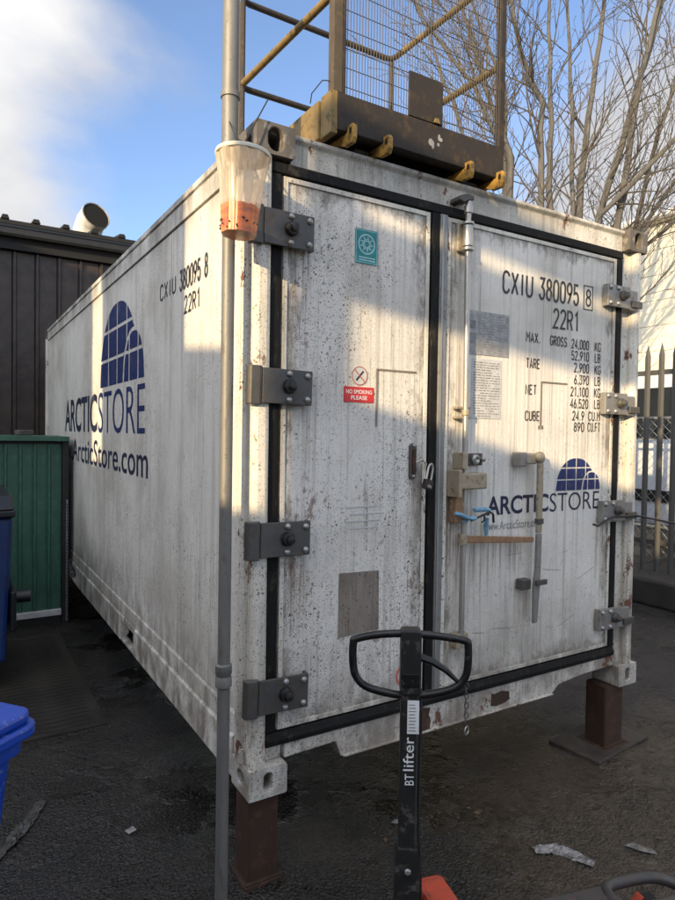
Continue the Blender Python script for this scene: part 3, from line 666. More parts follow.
Fw = Vector((0.5219, 0.8527, 0.0)); Rt = Vector((0.8527, -0.5219, 0.0)); C0 = Vector((-0.982, -2.215, 0))
def TP(lat, up, dep): return C0 + Fw*dep + Rt*lat + Vector((0, 0, up))    # metres right of, above and ahead of the standpoint
tree('bare tree with many thin stems fanning left behind the cage', TP(2.5, 0, 9.8), [
    ([TP(2.45, 5.9, 9.6), TP(1.90, 6.9, 9.4), TP(1.2, 7.6, 9.2)], 0.075, 0.03, 1.0),
    ([TP(2.50, 5.9, 9.5), TP(2.20, 6.6, 9.5), TP(1.95, 7.3, 9.4), TP(1.6, 8.2, 9.3)], 0.085, 0.03, 1.0),
    ([TP(2.6, 5.6, 9.9), TP(2.45, 7.2, 9.9), TP(2.05, 8.2, 9.9)], 0.075, 0.03, 1.0),
    ([TP(2.3, 4.9, 9.5), TP(1.7, 6.2, 9.2), TP(1.3, 7.0, 9.0)], 0.06, 0.03, 0.9)], 3)
tree('bare tree of twin upright stems right of the cage post', TP(3.0, 0, 9.3), [
    ([TP(2.87, 5.1, 9.2), TP(2.84, 6.55, 9.2), TP(2.48, 7.2, 9.1), TP(2.3, 8.1, 9.0)], 0.085, 0.04, 0.8),
    ([TP(3.02, 5.1, 9.3), TP(3.02, 6.3, 9.3), TP(2.98, 7.7, 9.4)], 0.09, 0.04, 0.8)], 11)
tree('bare tree with slim straight stem in the middle of the row', TP(3.5, 0, 9.6), [
    ([TP(3.42, 5.2, 9.5), TP(3.38, 6.65, 9.5), TP(3.26, 8.3, 9.5)], 0.065, 0.035, 0.8),
    ([TP(3.55, 5.2, 9.6), TP(3.66, 6.55, 9.6), TP(3.85, 8.1, 9.6)], 0.105, 0.05, 0.9)], 23)
tree('bare tree with thick stems leaning to the right', TP(3.85, 0, 9.9), [
    ([TP(3.95, 5.15, 9.8), TP(4.5, 7.2, 9.8), TP(4.85, 8.5, 9.8)], 0.10, 0.055, 0.9),
    ([TP(4.2, 5.05, 9.7), TP(4.42, 6.9, 9.7), TP(4.75, 8.45, 9.7)], 0.10, 0.055, 0.9),
    ([TP(3.85, 5.1, 9.6), TP(4.8, 6.1, 9.4), TP(5.3, 6.7, 9.2)], 0.075, 0.04, 0.9)], 31)
tree('bare tree with low branches sweeping to the right edge', TP(4.4, 0, 10.4), [
    ([TP(4.45, 4.6, 10.2), TP(5.2, 5.9, 9.8), TP(5.9, 6.9, 9.6)], 0.07, 0.04, 1.0),
    ([TP(4.35, 4.4, 10.2), TP(5.2, 5.2, 9.8), TP(6.0, 5.9, 9.5)], 0.06, 0.035, 1.0),
    ([TP(4.6, 4.6, 10.3), TP(5.0, 6.6, 10.2), TP(5.5, 8.3, 10.2)], 0.075, 0.04, 1.0)], 43)

# ================================================================== CONTAINER
K = empty('shipping_container', (0, 0, ZB), 'dirty white refrigerated shipping container with blue lettering raised on rusty posts', 'shipping container')
def KB(mb, name, mat, bevel=0, smooth=False, parent=None): return mb.build(name, mat, parent or K, smooth, bevel)

def plate_hole(mb, fn, w, h, hw, hh, depth, n=24):
    """rectangle w x h with an oblong hole and its inner wall; fn(a,b,d) maps to space"""
    outer = []; inner = []
    r = min(hw, hh)
    for i in range(n):
        a = 2*math.pi*(i+0.5)/n; c, s = math.cos(a), math.sin(a)
        t = min(w/2/abs(c) if abs(c) > 1e-6 else 9, h/2/abs(s) if abs(s) > 1e-6 else 9)
        outer.append((c*t, s*t))
        ox, oy = (hw-r)*(1 if c > 0 else -1), (hh-r)*(1 if s > 0 else -1)
        inner.append((ox+r*c, oy+r*s))
    # corners of the plate
    vs = [fn(a, b, 0) for a, b in outer] + [fn(a, b, 0) for a, b in inner] + [fn(a, b, depth) for a, b in inner]
    fs = []
    for i in range(n):
        j = (i+1) % n
        fs.append((i, j, n+j, n+i)); fs.append((n+i, n+j, 2*n+j, 2*n+i))
    fs.append(tuple(range(2*n, 3*n)))
    o = len(vs)
    for sx in (1, -1):
        for sy in (1, -1):
            near = [i for i in range(n) if outer[i][0]*sx > 0 and outer[i][1]*sy > 0]
            # close the clipped corner
            best = None
            for i in range(n):
                j = (i+1) % n
                if abs(abs(outer[i][0])-w/2) < 1e-6 and abs(abs(outer[j][1])-h/2) < 1e-6 and outer[i][0]*sx > 0 and outer[j][1]*sy > 0 and outer[j][0]*sx > 0: best = (i, j)
                if abs(abs(outer[i][1])-h/2) < 1e-6 and abs(abs(outer[j][0])-w/2) < 1e-6 and outer[j][0]*sx > 0 and outer[i][1]*sy > 0 and outer[i][0]*sx > 0: best = (i, j)
            if best:
                vs.append(fn(sx*w/2, sy*h/2, 0)); fs.append((best[0], len(vs)-1, best[1]))
    mb._add(vs, fs)
def casting(cx, cy, z0, mat, sx, sy):
    """corner fitting; sx / sy point outwards"""
    a, b, c = 0.162, 0.178, 0.118          # along x, y, z
    x0 = cx if sx < 0 else cx-a; y0 = cy if sy < 0 else cy-b
    mb = MB(); mx, my, mz = x0+a/2, y0+b/2, z0+c/2
    fx = x0 if sx < 0 else x0+a; fy = y0 if sy < 0 else y0+b
    plate_hole(mb, lambda p, q, d: (mx+p, fy-sy*d, mz+q), a, c, 0.032 if z0 > 1 else 0.019, 0.044 if z0 > 1 else 0.037, 0.12)          # end face
    plate_hole(mb, lambda p, q, d: (fx-sx*d, my+p, mz+q), b, c, 0.036, 0.026, 0.075)          # side face
    top = z0 > 1
    if top: plate_hole(mb, lambda p, q, d: (mx+p, my+q, z0+c-d), a, b, 0.032, 0.06, 0.03)
    X0, X1, Y0, Y1 = x0, x0+a, y0, y0+b
    q = []
    iy = y0+b if sy < 0 else y0; ix = x0+a if sx < 0 else x0
    mb._add([(X0, iy, z0), (X1, iy, z0), (X1, iy, z0+c), (X0, iy, z0+c)], [(0, 1, 2, 3)])
    mb._add([(ix, Y0, z0), (ix, Y1, z0), (ix, Y1, z0+c), (ix, Y0, z0+c)], [(0, 1, 2, 3)])
    mb._add([(X0, Y0, z0), (X1, Y0, z0), (X1, Y1, z0), (X0, Y1, z0)], [(0, 1, 2, 3)])
    if not top: mb._add([(X0, Y0, z0+c), (X1, Y0, z0+c), (X1, Y1, z0+c), (X0, Y1, z0+c)], [(0, 1, 2, 3)])
    me = mb.mesh('corner_casting', mat)
    bm = bmesh.new(); bm.from_mesh(me); bmesh.ops.remove_doubles(bm, verts=bm.verts, dist=1e-5); bmesh.ops.recalc_face_normals(bm, faces=bm.faces); bm.to_mesh(me); bm.free()
    o = bpy.data.objects.new('corner_casting', me); COL.objects.link(o); o.parent = K
    m = o.modifiers.new('bevel', 'BEVEL'); m.width = 0.007; m.segments = 3; m.limit_method = 'ANGLE'; m.angle_limit = R(60)
    return o
TOPZ = H_-0.118+0.006
for (cx, cy, sx, sy) in ((0, 0, -1, -1), (W_, 0, 1, -1), (0, L_, -1, 1), (W_, L_, 1, 1)):
    c = casting(cx, cy, TOPZ, M['casting'] if not (sx > 0 and sy < 0) else M['casting'], sx, sy)
    if sy < 0: c['label'] = 'dark bare steel corner casting at roof height'
    c = casting(cx, cy, 0, M['casting_white'], sx, sy)

# corner posts: flange, groove, rounded lip
lip = [(0.028 + 0.024*math.cos(t)*1.0 + 0.014, 0.032 - 0.028*math.sin(t)) for t in [math.pi*i/8 for i in range(9)]]
post_prof = [(0.006, 0.170), (0.006, 0.150), (0.0, 0.140), (-0.012, 0.118), (-0.012, 0.092), (0.0, 0.070), (0.010, 0.062), (0.010, 0.050), (0.004, 0.044), (0.004, 0.022), (0.010, 0.010),
             (0.022, 0.004), (0.052, 0.004), (0.068, 0.010), (0.074, 0.024), (0.074, 0.055), (0.16, 0.055), (0.16, 0.17)]
def post(mirx, miry):
    P = [((W_-x) if mirx else x, (L_-y) if miry else y) for x, y in post_prof]
    KB(MB().prism(P, 'z', 0.118, TOPZ), 'corner_post', M['frame'], 0.003)
post(False, False); post(False, True); post(True, True)
P = [(W_-x, y) for x, y in [(0.02, 0.17), (0.02, 0.050), (0.026, 0.030), (0.036, 0.014), (0.052, 0.005), (0.070, 0.005), (0.086, 0.012), (0.096, 0.028), (0.098, 0.050), (0.181, 0.062), (0.181, 0.17)]]
KB(MB().prism(P, 'z', 0.118, TOPZ), 'corner_post', M['frame'], 0.003)

# header, roof, floor, sill
hd = KB(MB().prism([(0.046, 2.470), (0.046, 2.560), (0.030, 2.575), (0.030, 2.590), (0.17, 2.590), (0.17, 2.470)], 'x', 0.164, W_-0.164), 'header_beam', M['frame'], 0.004)
KB(MB().box(0.164, W_-0.164, L_-0.12, L_-0.01, 2.47, 2.59), 'header_beam', M['frame'], 0.004)
KB(MB().box(0.03, W_-0.03, 0.18, L_-0.18, 2.535, 2.572), 'roof_panel', M['frame'])
KB(MB().box(0.06, W_-0.06, 0.19, L_-0.19, 0.13, 0.24), 'floor', M['dark'])
sill = [(0.165, 0.178), (0.165, 0.122), (0.405, 0.130), (0.432, 0.060), (1.752, 0.062), (1.80, 0.10), (1.99, 0.118), (2.272, 0.122), (2.272, 0.178)]
KB(MB().prism(sill, 'y', 0.030, 0.10), 'door_sill', M['sill'], 0.004)
KB(MB().prism([(0.018, 0.060), (0.030, 0.057), (0.030, 0.066), (0.018, 0.064)], 'x', 0.44, 1.745), 'sill_lip', M['sill'])
KB(MB().box(0.165, W_-0.165, L_-0.12, L_-0.02, 0.05, 0.2), 'end_sill', M['sill'])
KB(MB().box(0.17, W_-0.17, L_-0.10, L_-0.03, 0.205, 2.465), 'end_wall', M['side'])
# rubber stops and stain plates on the sill
KB(MB().prism([(0.83, 0.07), (0.86, 0.062), (0.912, 0.066), (0.918, 0.11), (0.905, 0.135), (0.915, 0.165), (0.87, 0.174), (0.84, 0.165), (0.846, 0.12)], 'y', 0.0275, 0.0295), 'rust_patch', M['rust'])
KB(MB().prism([(1.30, 0.09), (1.34, 0.082), (1.40, 0.088), (1.43, 0.10), (1.425, 0.14), (1.37, 0.152), (1.33, 0.146), (1.305, 0.15)], 'y', 0.0285, 0.0295), 'rust_patch', M['rust'])

# sides: panels with open joints, top rail, bottom rail with fork pockets
seams = [0.176, 0.90, 2.025, 3.16, 4.29, 5.42, L_-0.176]
for sgn, X in ((-1, 0.0), (1, W_)):
    for a, b_ in zip(seams[:-1], seams[1:]):
        x0, x1 = (0.012, 0.075) if sgn < 0 else (W_-0.075, W_-0.012)
        KB(MB().box(x0, x1, a+0.003, b_-0.003, 0.290, 2.458), 'side_panel', M['side'], 0.004)
    x0, x1 = (0.022, 0.09) if sgn < 0 else (W_-0.09, W_-0.022)
    KB(MB().box(x0, x1, 0.18, L_-0.18, 0.27, 2.47), 'side_core', M['dark'])
    # top rail
    t = [(0.002, 2.462), (0.002, 2.545), (0.016, 2.553), (0.0, 2.560), (0.0, 2.588), (0.06, 2.588), (0.06, 2.462)]
    t = t if sgn < 0 else [(W_-x, z) for x, z in t]
    KB(MB().prism(t, 'y', 0.180, L_-0.180), 'top_rail', M['side'], 0.002)
    k = [(0.008, 0.196), (0.008, 0.275), (0.018, 0.288), (0.06, 0.288), (0.06, 0.196)]
    k = k if sgn < 0 else [(W_-x, z) for x, z in k]
    KB(MB().prism(k, 'y', 0.172, L_-0.172), 'kick_rail', M['side'], 0.003)
    segs_ = [(0.18, 1.80), (2.16, 3.90), (4.26, L_-0.18)]
    for a, b_ in segs_:
        t = [(0.0, 0.020), (0.0, 0.182), (0.012, 0.193), (0.06, 0.193), (0.06, 0.05), (0.03, 0.020)]
        t = t if sgn < 0 else [(W_-x, z) for x, z in t]
        KB(MB().prism(t, 'y', a, b_), 'bottom_rail', M['side'], 0.003)
    for a, b_ in ((1.805, 2.155), (3.905, 4.255)):
        x0, x1 = (0.004, 0.05) if sgn < 0 else (W_-0.05, W_-0.004)
        pk = KB(MB().box(x0, x1, a, b_, 0.150, 0.190), 'fork_pocket', M['side'], 0.002)
        KB(MB().box(x0+0.002, x1-0.002, a, b_, 0.016, 0.034), 'pocket_lip', M['side'], 0.002, parent=pk)
        KB(MB().box(0.30 if sgn < 0 else W_-0.36, 0.36 if sgn < 0 else W_-0.30, a, b_, 0.036, 0.148), 'pocket_back', M['dark'], parent=pk)

# doors
GX0, GX1, GZ0, GZ1 = 0.076, 2.256, 0.180, 2.469
def ring_frame(x0, x1, z0, z1, t, ya, yb, name, mat, parent, bev=0.006):
    mb = MB(); mb.box(x0, x0+t, ya, yb, z0, z1); mb.box(x1-t, x1, ya, yb, z0, z1)
    mb.box(x0+t+.0005, x1-t-.0005, ya, yb, z1-t, z1); mb.box(x0+t+.0005, x1-t-.0005, ya, yb, z0, z0+t)
    return mb.build(name, mat, parent, False, bev)
def door(x0, x1, mat, label):
    d = KB(MB().box(x0, x1, 0.034, 0.13, 0.240, 2.424), 'door', mat, 0.006); d['label'] = label
    ring_frame(x0+0.004, x1-0.004, 0.244, 2.420, 0.020, 0.027, 0.0335, 'door_edge_trim', M['frame'], d, 0.002)
    return d
D1 = door(0.126, 0.866, M['door'], 'dirty speckled left door with dark hinges')
D2 = door(0.962, 2.206, M['door_clean'], 'cleaner right door with container number and locking rod')
seal = KB(MB().box(GX0, 0.122, 0.026, 0.11, 0.2375, 2.425), 'door_seal', M['rubber'], 0.005)
KB(MB().box(0.872, 0.914, 0.022, 0.11, 0.2375, 2.425), 'door_seal', M['rubber'], 0.005)
KB(MB().box(2.210, GX1, 0.026, 0.11, 0.2375, 2.425), 'door_seal', M['rubber'], 0.005)
KB(MB().box(GX0, GX1, 0.024, 0.11, 2.4265, GZ1), 'door_seal', M['rubber'], 0.005)
KB(MB().prism([(0.10, 0.181), (0.028, 0.181), (0.018, 0.188), (0.017, 0.206), (0.024, 0.222), (0.029, 0.236), (0.10, 0.236)], 'x', GX0+0.001, GX1-0.001), 'door_seal', M['rubber'], 0.006)
KB(MB().box(0.9165, 0.9595, 0.018, 0.12, 0.2385, 2.4245), 'door_edge_post', M['hinge_pale'], 0.004)
KB(MB().box(0.922, 0.932, 0.0125, 0.0175, 0.24, 2.42), 'edge_bead', M['galv'], 0.001)

# rivets along door rims
riv = None
mbr = MB()
for xx in (0.137, 0.855, 0.985, 2.195):
    pass

# hinges
def hinge(zc, left, mat, tilt, parent_door):
    h = bpy.data.objects.new('hinge', None)
    W2 = 0.135
    T = Matrix.Translation((0, 0, zc)) @ Matrix.Rotation(R(tilt), 4, 'Y')
    if left:
        mb = MB(); mb.prism([(0.030, -0.002), (0.030, -0.014), (0.10, -0.014), (0.125, -0.014), (0.245, -0.014), (0.245, 0.026), (0.236, 0.026), (0.236, -0.002)], 'z', -W2/2, W2/2, T)
        o = mb.build('hinge', mat, K, False, 0.003)
        mb = MB(); mb.prism([(-0.026, 0.02), (-0.026, -0.004), (-0.018, -0.016), (0.016, -0.018), (0.029, -0.012), (0.029, 0.004)], 'z', -W2/2-0.006, W2/2+0.006, T)
        mb.build('knuckle', mat, o, False, 0.004)
        bx = [(0.142, 0.050), (0.222, 0.046), (0.142, -0.050), (0.222, -0.046)]; hub = (0.142, 0.002)
    else:
        mb = MB(); mb.prism([(2.082, 0.026), (2.082, -0.010), (2.275, -0.010), (2.275, 0.003), (2.091, 0.003), (2.091, 0.026)], 'z', -W2/2+0.008, W2/2-0.008, T)
        o = mb.build('hinge', mat, K, False, 0.003)
        mb = MB(); mb.box(2.277, 2.350, -0.008, 0.012, -W2/2+0.004, W2/2-0.02, T); mb.build('knuckle', mat, o, False, 0.005)
        mb = MB(); mb.box(2.285, 2.375, -0.022, -0.009, -0.050, -0.012, T); mb.build('pin_block', M['hinge'], o, False, 0.004)
        bx = [(2.102, 0.042), (2.168, 0.042), (2.102, -0.042), (2.168, -0.042)]; hub = (2.205, 0.004)
    y = -0.014 if left else -0.010
    for (a, b) in bx:
        p = T @ Vector((a, 0, b))
        MB().lathe([(0.013, 0.0), (0.013, -0.004), (0.009, -0.010), (0.004, -0.012)], (p.x, y-0.0005, p.z), 10, 'y').build('bolt', M['galv'], o, True)
    p = T @ Vector((hub[0], 0, hub[1]))
    MB().lathe([(0.028, 0), (0.028, -0.014), (0.024, -0.022), (0.018, -0.023), (0.016, -0.040), (0.010, -0.043)], (p.x, y-0.0006, p.z), 14, 'y').build('hub', M['black_steel'] if left else M['hinge'], o, True)
    return o
for z, t in ((2.205, 0.5), (1.603, 1.0), (1.010, 0.5), (0.403, 1.5)): hinge(z, True, M['hinge'], t, D1)
for z, t in ((2.205, 0), (1.612, 0), (1.015, 0), (0.412, 0)): hinge(z, False, M['hinge_pale'], t, D2)

# ---- lettering and stickers
YD = 0.0325
def front_text(body, x0, x1, z0, z1, mat, parent, bold=0.0, space=1.0, y=YD):
    q, f = text_mesh(body, x0, x1, z0, z1, bold, 0, space); return put2d(q, f, lambda a, b: (a, y, b), 'lettering', mat, parent)
def side_text(body, y_left, y_right, z0, z1, mat, bold=0.0, space=1.0):
    q, f = text_mesh(body, 0, 1, z0, z1, bold, 0, space)
    return put2d(q, f, lambda a, b: (0.0105, y_left+(y_right-y_left)*a, b), 'lettering', mat, K)

def arc(cx, cy, rx, ry, a0, a1, n=6): return [(cx+rx*math.cos(R(a0+(a1-a0)*i/n)), cy+ry*math.sin(R(a0+(a1-a0)*i/n))) for i in range(n+1)]
q = 0.5
OV = arc(.25, .75, .25, .25, 0, 180)+arc(.25, .25, .25, .25, 180, 360)
GL = {   # narrow stencil letters drawn as strokes in a 0.5 x 1 box
 '0': [OV+[OV[0]]], 'O': [OV+[OV[0]]], 'C': [arc(.25, .75, .25, .25, 10, 180)+arc(.25, .25, .25, .25, 180, 350)], 'G': [arc(.25, .75, .25, .25, 10, 180)+arc(.25, .25, .25, .25, 180, 360)+[(.5, .45), (.28, .45)]],
 'X': [[(0, 0), (.5, 1)], [(0, 1), (.5, 0)]], 'I': [[(.25, 0), (.25, 1)]], 'U': [[(0, 1), (0, .25)]+arc(.25, .25, .25, .25, 180, 360)+[(.5, 1)]],
 '1': [[(.08, .80), (.28, 1), (.28, 0)]], '2': [arc(.25, .75, .25, .25, 170, 0)+[(.45, .58), (0, .02), (.5, .02)]],
 '3': [[(.02, .98), (.48, .98), (.24, .58)]+arc(.25, .28, .25, .28, 80, -170, 9)], '4': [[(.40, 0), (.40, 1), (0, .28), (.52, .28)]],
 '5': [[(.47, .98), (.06, .98), (.03, .54)]+arc(.25, .30, .25, .30, 115, -165, 9)], '6': [[(.40, 1), (.06, .44)]+arc(.25, .27, .25, .27, 150, -215, 12)],
 '8': [arc(.25, .76, .21, .22, -90, 270, 12), arc(.25, .27, .25, .26, 90, 450, 12)], '9': [[(.10, 0), (.44, .56)]+arc(.25, .73, .25, .27, -30, 325, 12)],
 'R': [[(0, 0), (0, .98), (.27, .98)]+arc(.27, .74, .22, .24, 90, -90)+[(0, .50)], [(.25, .50), (.5, 0)]], 'M': [[(0, 0), (0, 1), (.28, .45), (.56, 1), (.56, 0)]],
 'A': [[(0, 0), (.25, 1), (.5, 0)], [(.08, .30), (.42, .30)]], 'S': [arc(.25, .75, .24, .24, 15, 230, 8)+arc(.25, .25, .24, .25, 60, -165, 9)],
 'K': [[(0, 0), (0, 1)], [(.5, 1), (.02, .42)], [(.17, .58), (.5, 0)]], 'L': [[(0, 1), (0, .02), (.46, .02)]], 'T': [[(0, .98), (.5, .98)], [(.25, .96), (.25, 0)]],
 'B': [[(0, 0), (0, .98), (.25, .98)]+arc(.25, .755, .22, .225, 90, -90)+[(0, .53)], [(.25, .53)]+arc(.25, .275, .25, .255, 90, -90)+[(0, .02)]],
 'E': [[(.47, .98), (0, .98), (0, .02), (.47, .02)], [(0, .52), (.40, .52)]], 'F': [[(.47, .98), (0, .98), (0, 0)], [(0, .52), (.40, .52)]], 'N': [[(0, 0), (0, 1), (.5, 0), (.5, 1)]],
 '.': [[(.06, 0), (.06, .11)]], ',': [[(.10, .12), (.04, -.10)]]}
WD = {'I': .5, '1': .42, '.': .12, ',': .14, 'M': .56}
def stroke_text(body, x0, x1, z0, z1, fn, mat, parent, sw=0.115, track=0.24):
    tot = 0; items = []
    for chh in body:
        w_ = WD.get(chh, .5)
        if chh == 'I': items.append((chh, tot-0.1)); tot += 0.30+track
        else: items.append((chh, tot)); tot += w_+track
    tot -= track; mb = MB(); kx = (x1-x0)/(tot+sw); kz = (z1-z0)/(1+sw); lay = 0
    for chh, ox in items:
        for line in GL[chh]:
            P = [Vector((x0+(ox+px+sw/2)*kx, z0+(pz+sw/2)*kz)) for px, pz in line]
            P = [p_ for i, p_ in enumerate(P) if i == 0 or (p_-P[i-1]).length > 1e-6]
            hw = sw/2*kz; n = len(P); Lf = []; Rg = []
            closed = (P[0]-P[-1]).length < 1e-5
            for i in range(n):
                d1 = (P[i]-P[i-1]).normalized() if i > 0 else ((P[0]-P[-2]).normalized() if closed else None)
                d2 = (P[i+1]-P[i]).normalized() if i < n-1 else ((P[1]-P[0]).normalized() if closed else None)
                d1 = d1 or d2; d2 = d2 or d1; t = d1+d2
                if t.length < 1e-4: t = d2
                t = t.normalized(); nn = Vector((-t.y, t.x)); m_ = min(1.0/max(0.35, abs(nn.dot(Vector((-d2.y, d2.x))))), 2.2)
                Lf.append(P[i]+nn*hw*m_); Rg.append(P[i]-nn*hw*m_)
            vs = [fn(a_.x, a_.y, lay) for a_ in Lf+Rg]; lay += 1
            mb._add(vs, [(i, i+1, n+i+1, n+i) for i in range(n-1)])
    return mb.build('lettering', mat, parent)
def front_stencil(body, x0, x1, z0, z1, sw=0.115, track=0.24): return stroke_text(body, x0, x1, z0, z1, lambda a, b, l: (a, YD-0.00003*l, b), M['blackink'], D2, sw, track)
def side_stencil(body, ya, yb, z0, z1): return stroke_text(body, 0, abs(ya-yb), z0, z1, lambda a, b, l: (0.0105-0.00003*l, ya-a, b), M['blackink'], K, 0.16, 0.26)
for body, x0, x1, z0, z1 in (('CXIU', 1.324, 1.538, 2.120, 2.236), ('380095', 1.583, 1.892, 2.120, 2.240), ('8', 1.948, 1.994, 2.128, 2.226), ('22R1', 1.693, 1.898, 1.984, 2.094)):
    front_stencil(body, x0, x1, z0, z1, 0.125)
ring_frame(1.931, 2.010, 2.110, 2.243, 0.006, YD, 0.0338, 'number_box', M['blackink'], D2, 0)
for body, x0, x1, z in (('MAX.', 1.496, 1.600, 1.898), ('GROSS', 1.674, 1.806, 1.896), ('24,000', 1.842, 1.985, 1.894), ('KG', 2.034, 2.086, 1.893),
                        ('52,910', 1.844, 1.988, 1.832), ('LB', 2.037, 2.084, 1.831), ('TARE', 1.500, 1.602, 1.767), ('2,900', 1.867, 1.990, 1.769), ('KG', 2.038, 2.090, 1.767),
                        ('6,390', 1.869, 1.992, 1.705), ('LB', 2.040, 2.088, 1.705), ('NET', 1.500, 1.581, 1.634), ('21,100', 1.843, 1.990, 1.640), ('KG', 2.038, 2.090, 1.641),
                        ('46,520', 1.843, 1.990, 1.577), ('LB', 2.041, 2.089, 1.579), ('CUBE', 1.501, 1.609, 1.501), ('24.9', 1.862, 1.960, 1.511), ('CU.M', 1.994, 2.094, 1.512), ('890', 1.876, 1.961, 1.451), ('CU.FT', 1.990, 2.097, 1.452)):
    front_stencil(body, x0, x1, z, z+0.054, 0.15, 0.26)

def logo(fn, parent, mat):
    """domed window: a big half-oval cut by white glazing bars with a small half-oval before it; unit box 0..1"""
    big = (0.44, 0.44, 1.0); small = (0.80, 0.20, 0.55); gap = 0.03
    def dome(x, d, g=0):
        c, hw, h = d; t = (x-c)/(hw+g); return (h+g*1.6)*math.sqrt(max(0, 1-abs(t)**2.3)) if abs(t) < 1 else -1
    V = [0, 0.215, 0.235, 0.43, 0.45, 0.645, 0.665, 0.88]
    Hh = [0, 0.315, 0.355, 0.68, 0.72, 1.01]
    mb = MB()
    def cells(d, cols, rows, sub):
        for i in range(0, len(cols), 2):
            for j in range(0, len(rows), 2):
                a, b = cols[i], cols[i+1]; lo, hi = rows[j], rows[j+1]; N = 10
                for k in range(N):
                    xa = a+(b-a)*k/N; xb = a+(b-a)*(k+1)/N; q = []
                    tops = []; bots = []
                    for x in (xa, xb):
                        t = min(hi, dome(x, d)); l = lo
                        if sub: l = max(lo, dome(x, small, gap))
                        tops.append(t); bots.append(l)
                    if tops[0] <= bots[0] and tops[1] <= bots[1]: continue
                    tops = [max(t, l) for t, l in zip(tops, bots)]
                    vs = [fn(xa, bots[0]), fn(xb, bots[1]), fn(xb, tops[1]), fn(xa, tops[0])]
                    mb._add(vs, [(0, 1, 2, 3)])
    cells(big, V, Hh, True)
    cells(small, [0.60, 0.70, 0.72, 0.875, 0.895, 1.0], [0, 0.315, 0.355, 0.56], False)
    return mb.build('logo', mat, parent)
logo(lambda a, b: (1.745+a*0.362, YD, 1.138+b*0.172), D2, M['navy'])
front_text('ARCTIC', 1.248, 1.690, 1.034, 1.128, M['navy_dark'], D2, 0.022, 1.0)
front_text('STORE', 1.700, 2.104, 1.030, 1.128, M['navy_dark'], D2, -0.006, 1.0)
front_text('www.ArcticStore.com', 1.230, 1.640, 0.960, 1.004, M['greyink'], D2, 0.0)
logo(lambda a, b: (0.0105, 2.905+(1.625-2.905)*a, 1.745+b*0.56), K, M['navy'])
side_text('ARCTIC', 4.62, 3.02, 1.405, 1.712, M['navy_dark'], 0.02)
side_text('STORE', 2.98, 1.60, 1.402, 1.712, M['navy'], -0.006)
side_text('www.ArcticStore.com', 5.10, 1.525, 1.140, 1.345, M['navy_dark'], 0.008)
side_stencil('CXIU', 1.305, 1.015, 2.13, 2.225)
side_stencil('380095', 0.955, 0.64, 2.12, 2.232)
side_stencil('8', 0.59, 0.545, 2.118, 2.236)
side_stencil('22R1', 0.88, 0.645, 1.998, 2.092)

# teal sticker with a round mark
s = MB().prism(rrect(0.465, 0.579, 2.140, 2.283, 0.008), 'y', 0.031, 0.0336).build('teal_sticker', M['teal'], D1)
def ring2(cx, cz, r, w_, y, name, mat, parent, n=28):
    vs = [(cx+q*math.cos(2*math.pi*i/n), y, cz+q*math.sin(2*math.pi*i/n)) for q in (r, r-w_) for i in range(n)]
    mb = MB(); mb._add(vs, [(i, (i+1) % n, n+(i+1) % n, n+i) for i in range(n)]); return mb.build(name, mat, parent)
ring2(0.522, 2.222, 0.043, 0.006, 0.0302, 'print_ring', M['teal_pale'], s)
mb = MB()
for k in range(9):
    a = k*0.7; r1 = 0.034
    p = Vector((0.522+r1*math.cos(a), 0, 2.222+r1*math.sin(a))); q = Vector((0.522-0.028*math.cos(a+0.9), 0, 2.222-0.028*math.sin(a+0.9)))
    d = (q-p).normalized(); nrm = Vector((-d.z, 0, d.x))*0.0018
    mb._add([(v.x, 0.0304-0.00005*k, v.z) for v in (p+nrm, p-nrm, q-nrm, q+nrm)], [(0, 1, 2, 3)])
mb.build('print_lines', M['teal_pale'], s)
mb = MB()
for z in (2.163, 2.152): mb._add([(0.480+0.004, 0.0302, z), (0.566, 0.0302, z), (0.566, 0.0302, z+0.005), (0.484, 0.0302, z+0.005)], [(0, 1, 2, 3)])
mb.build('print_line', M['teal_pale'], s)
ring_frame(0.468, 0.576, 2.144, 2.279, 0.002, 0.0304, 0.0309, 'print_border', M['teal_pale'], s, 0)
# no smoking
s = MB().prism(rrect(0.420, 0.571, 1.556, 1.621, 0.003), 'y', 0.031, 0.0336).build('red_sign', M['redvinyl'], D1)
front_text('NO SMOKING', 0.430, 0.561, 1.592, 1.609, M['white_ink'], s, 0.01, y=0.0302)
front_text('PLEASE', 0.455, 0.536, 1.567, 1.584, M['white_ink'], s, 0.01, y=0.0302)
s = MB().prism(ngon(0.040, 28, 0.498, 1.668), 'y', 0.0322, 0.0336).build('no_smoking_disc', M['paper'], D1)
ring2(0.498, 1.668, 0.040, 0.0035, 0.0314, 'red_ring', M['redprint'], s)
mb = MB(); T = Matrix.Translation((0.498, 0, 1.668)) @ Matrix.Rotation(R(45), 4, 'Y')
mb.box(-0.036, 0.036, 0.0306, 0.0309, -0.002, 0.002, T); mb.build('slash', M['redprint'], s)
mb = MB(); mb.box(-0.026, 0.028, 0.0312, 0.0315, -0.004, 0.004, Matrix.Translation((0.498, 0, 1.668)) @ Matrix.Rotation(R(-48), 4, 'Y')); mb.build('cigarette', M['blackink'], s)
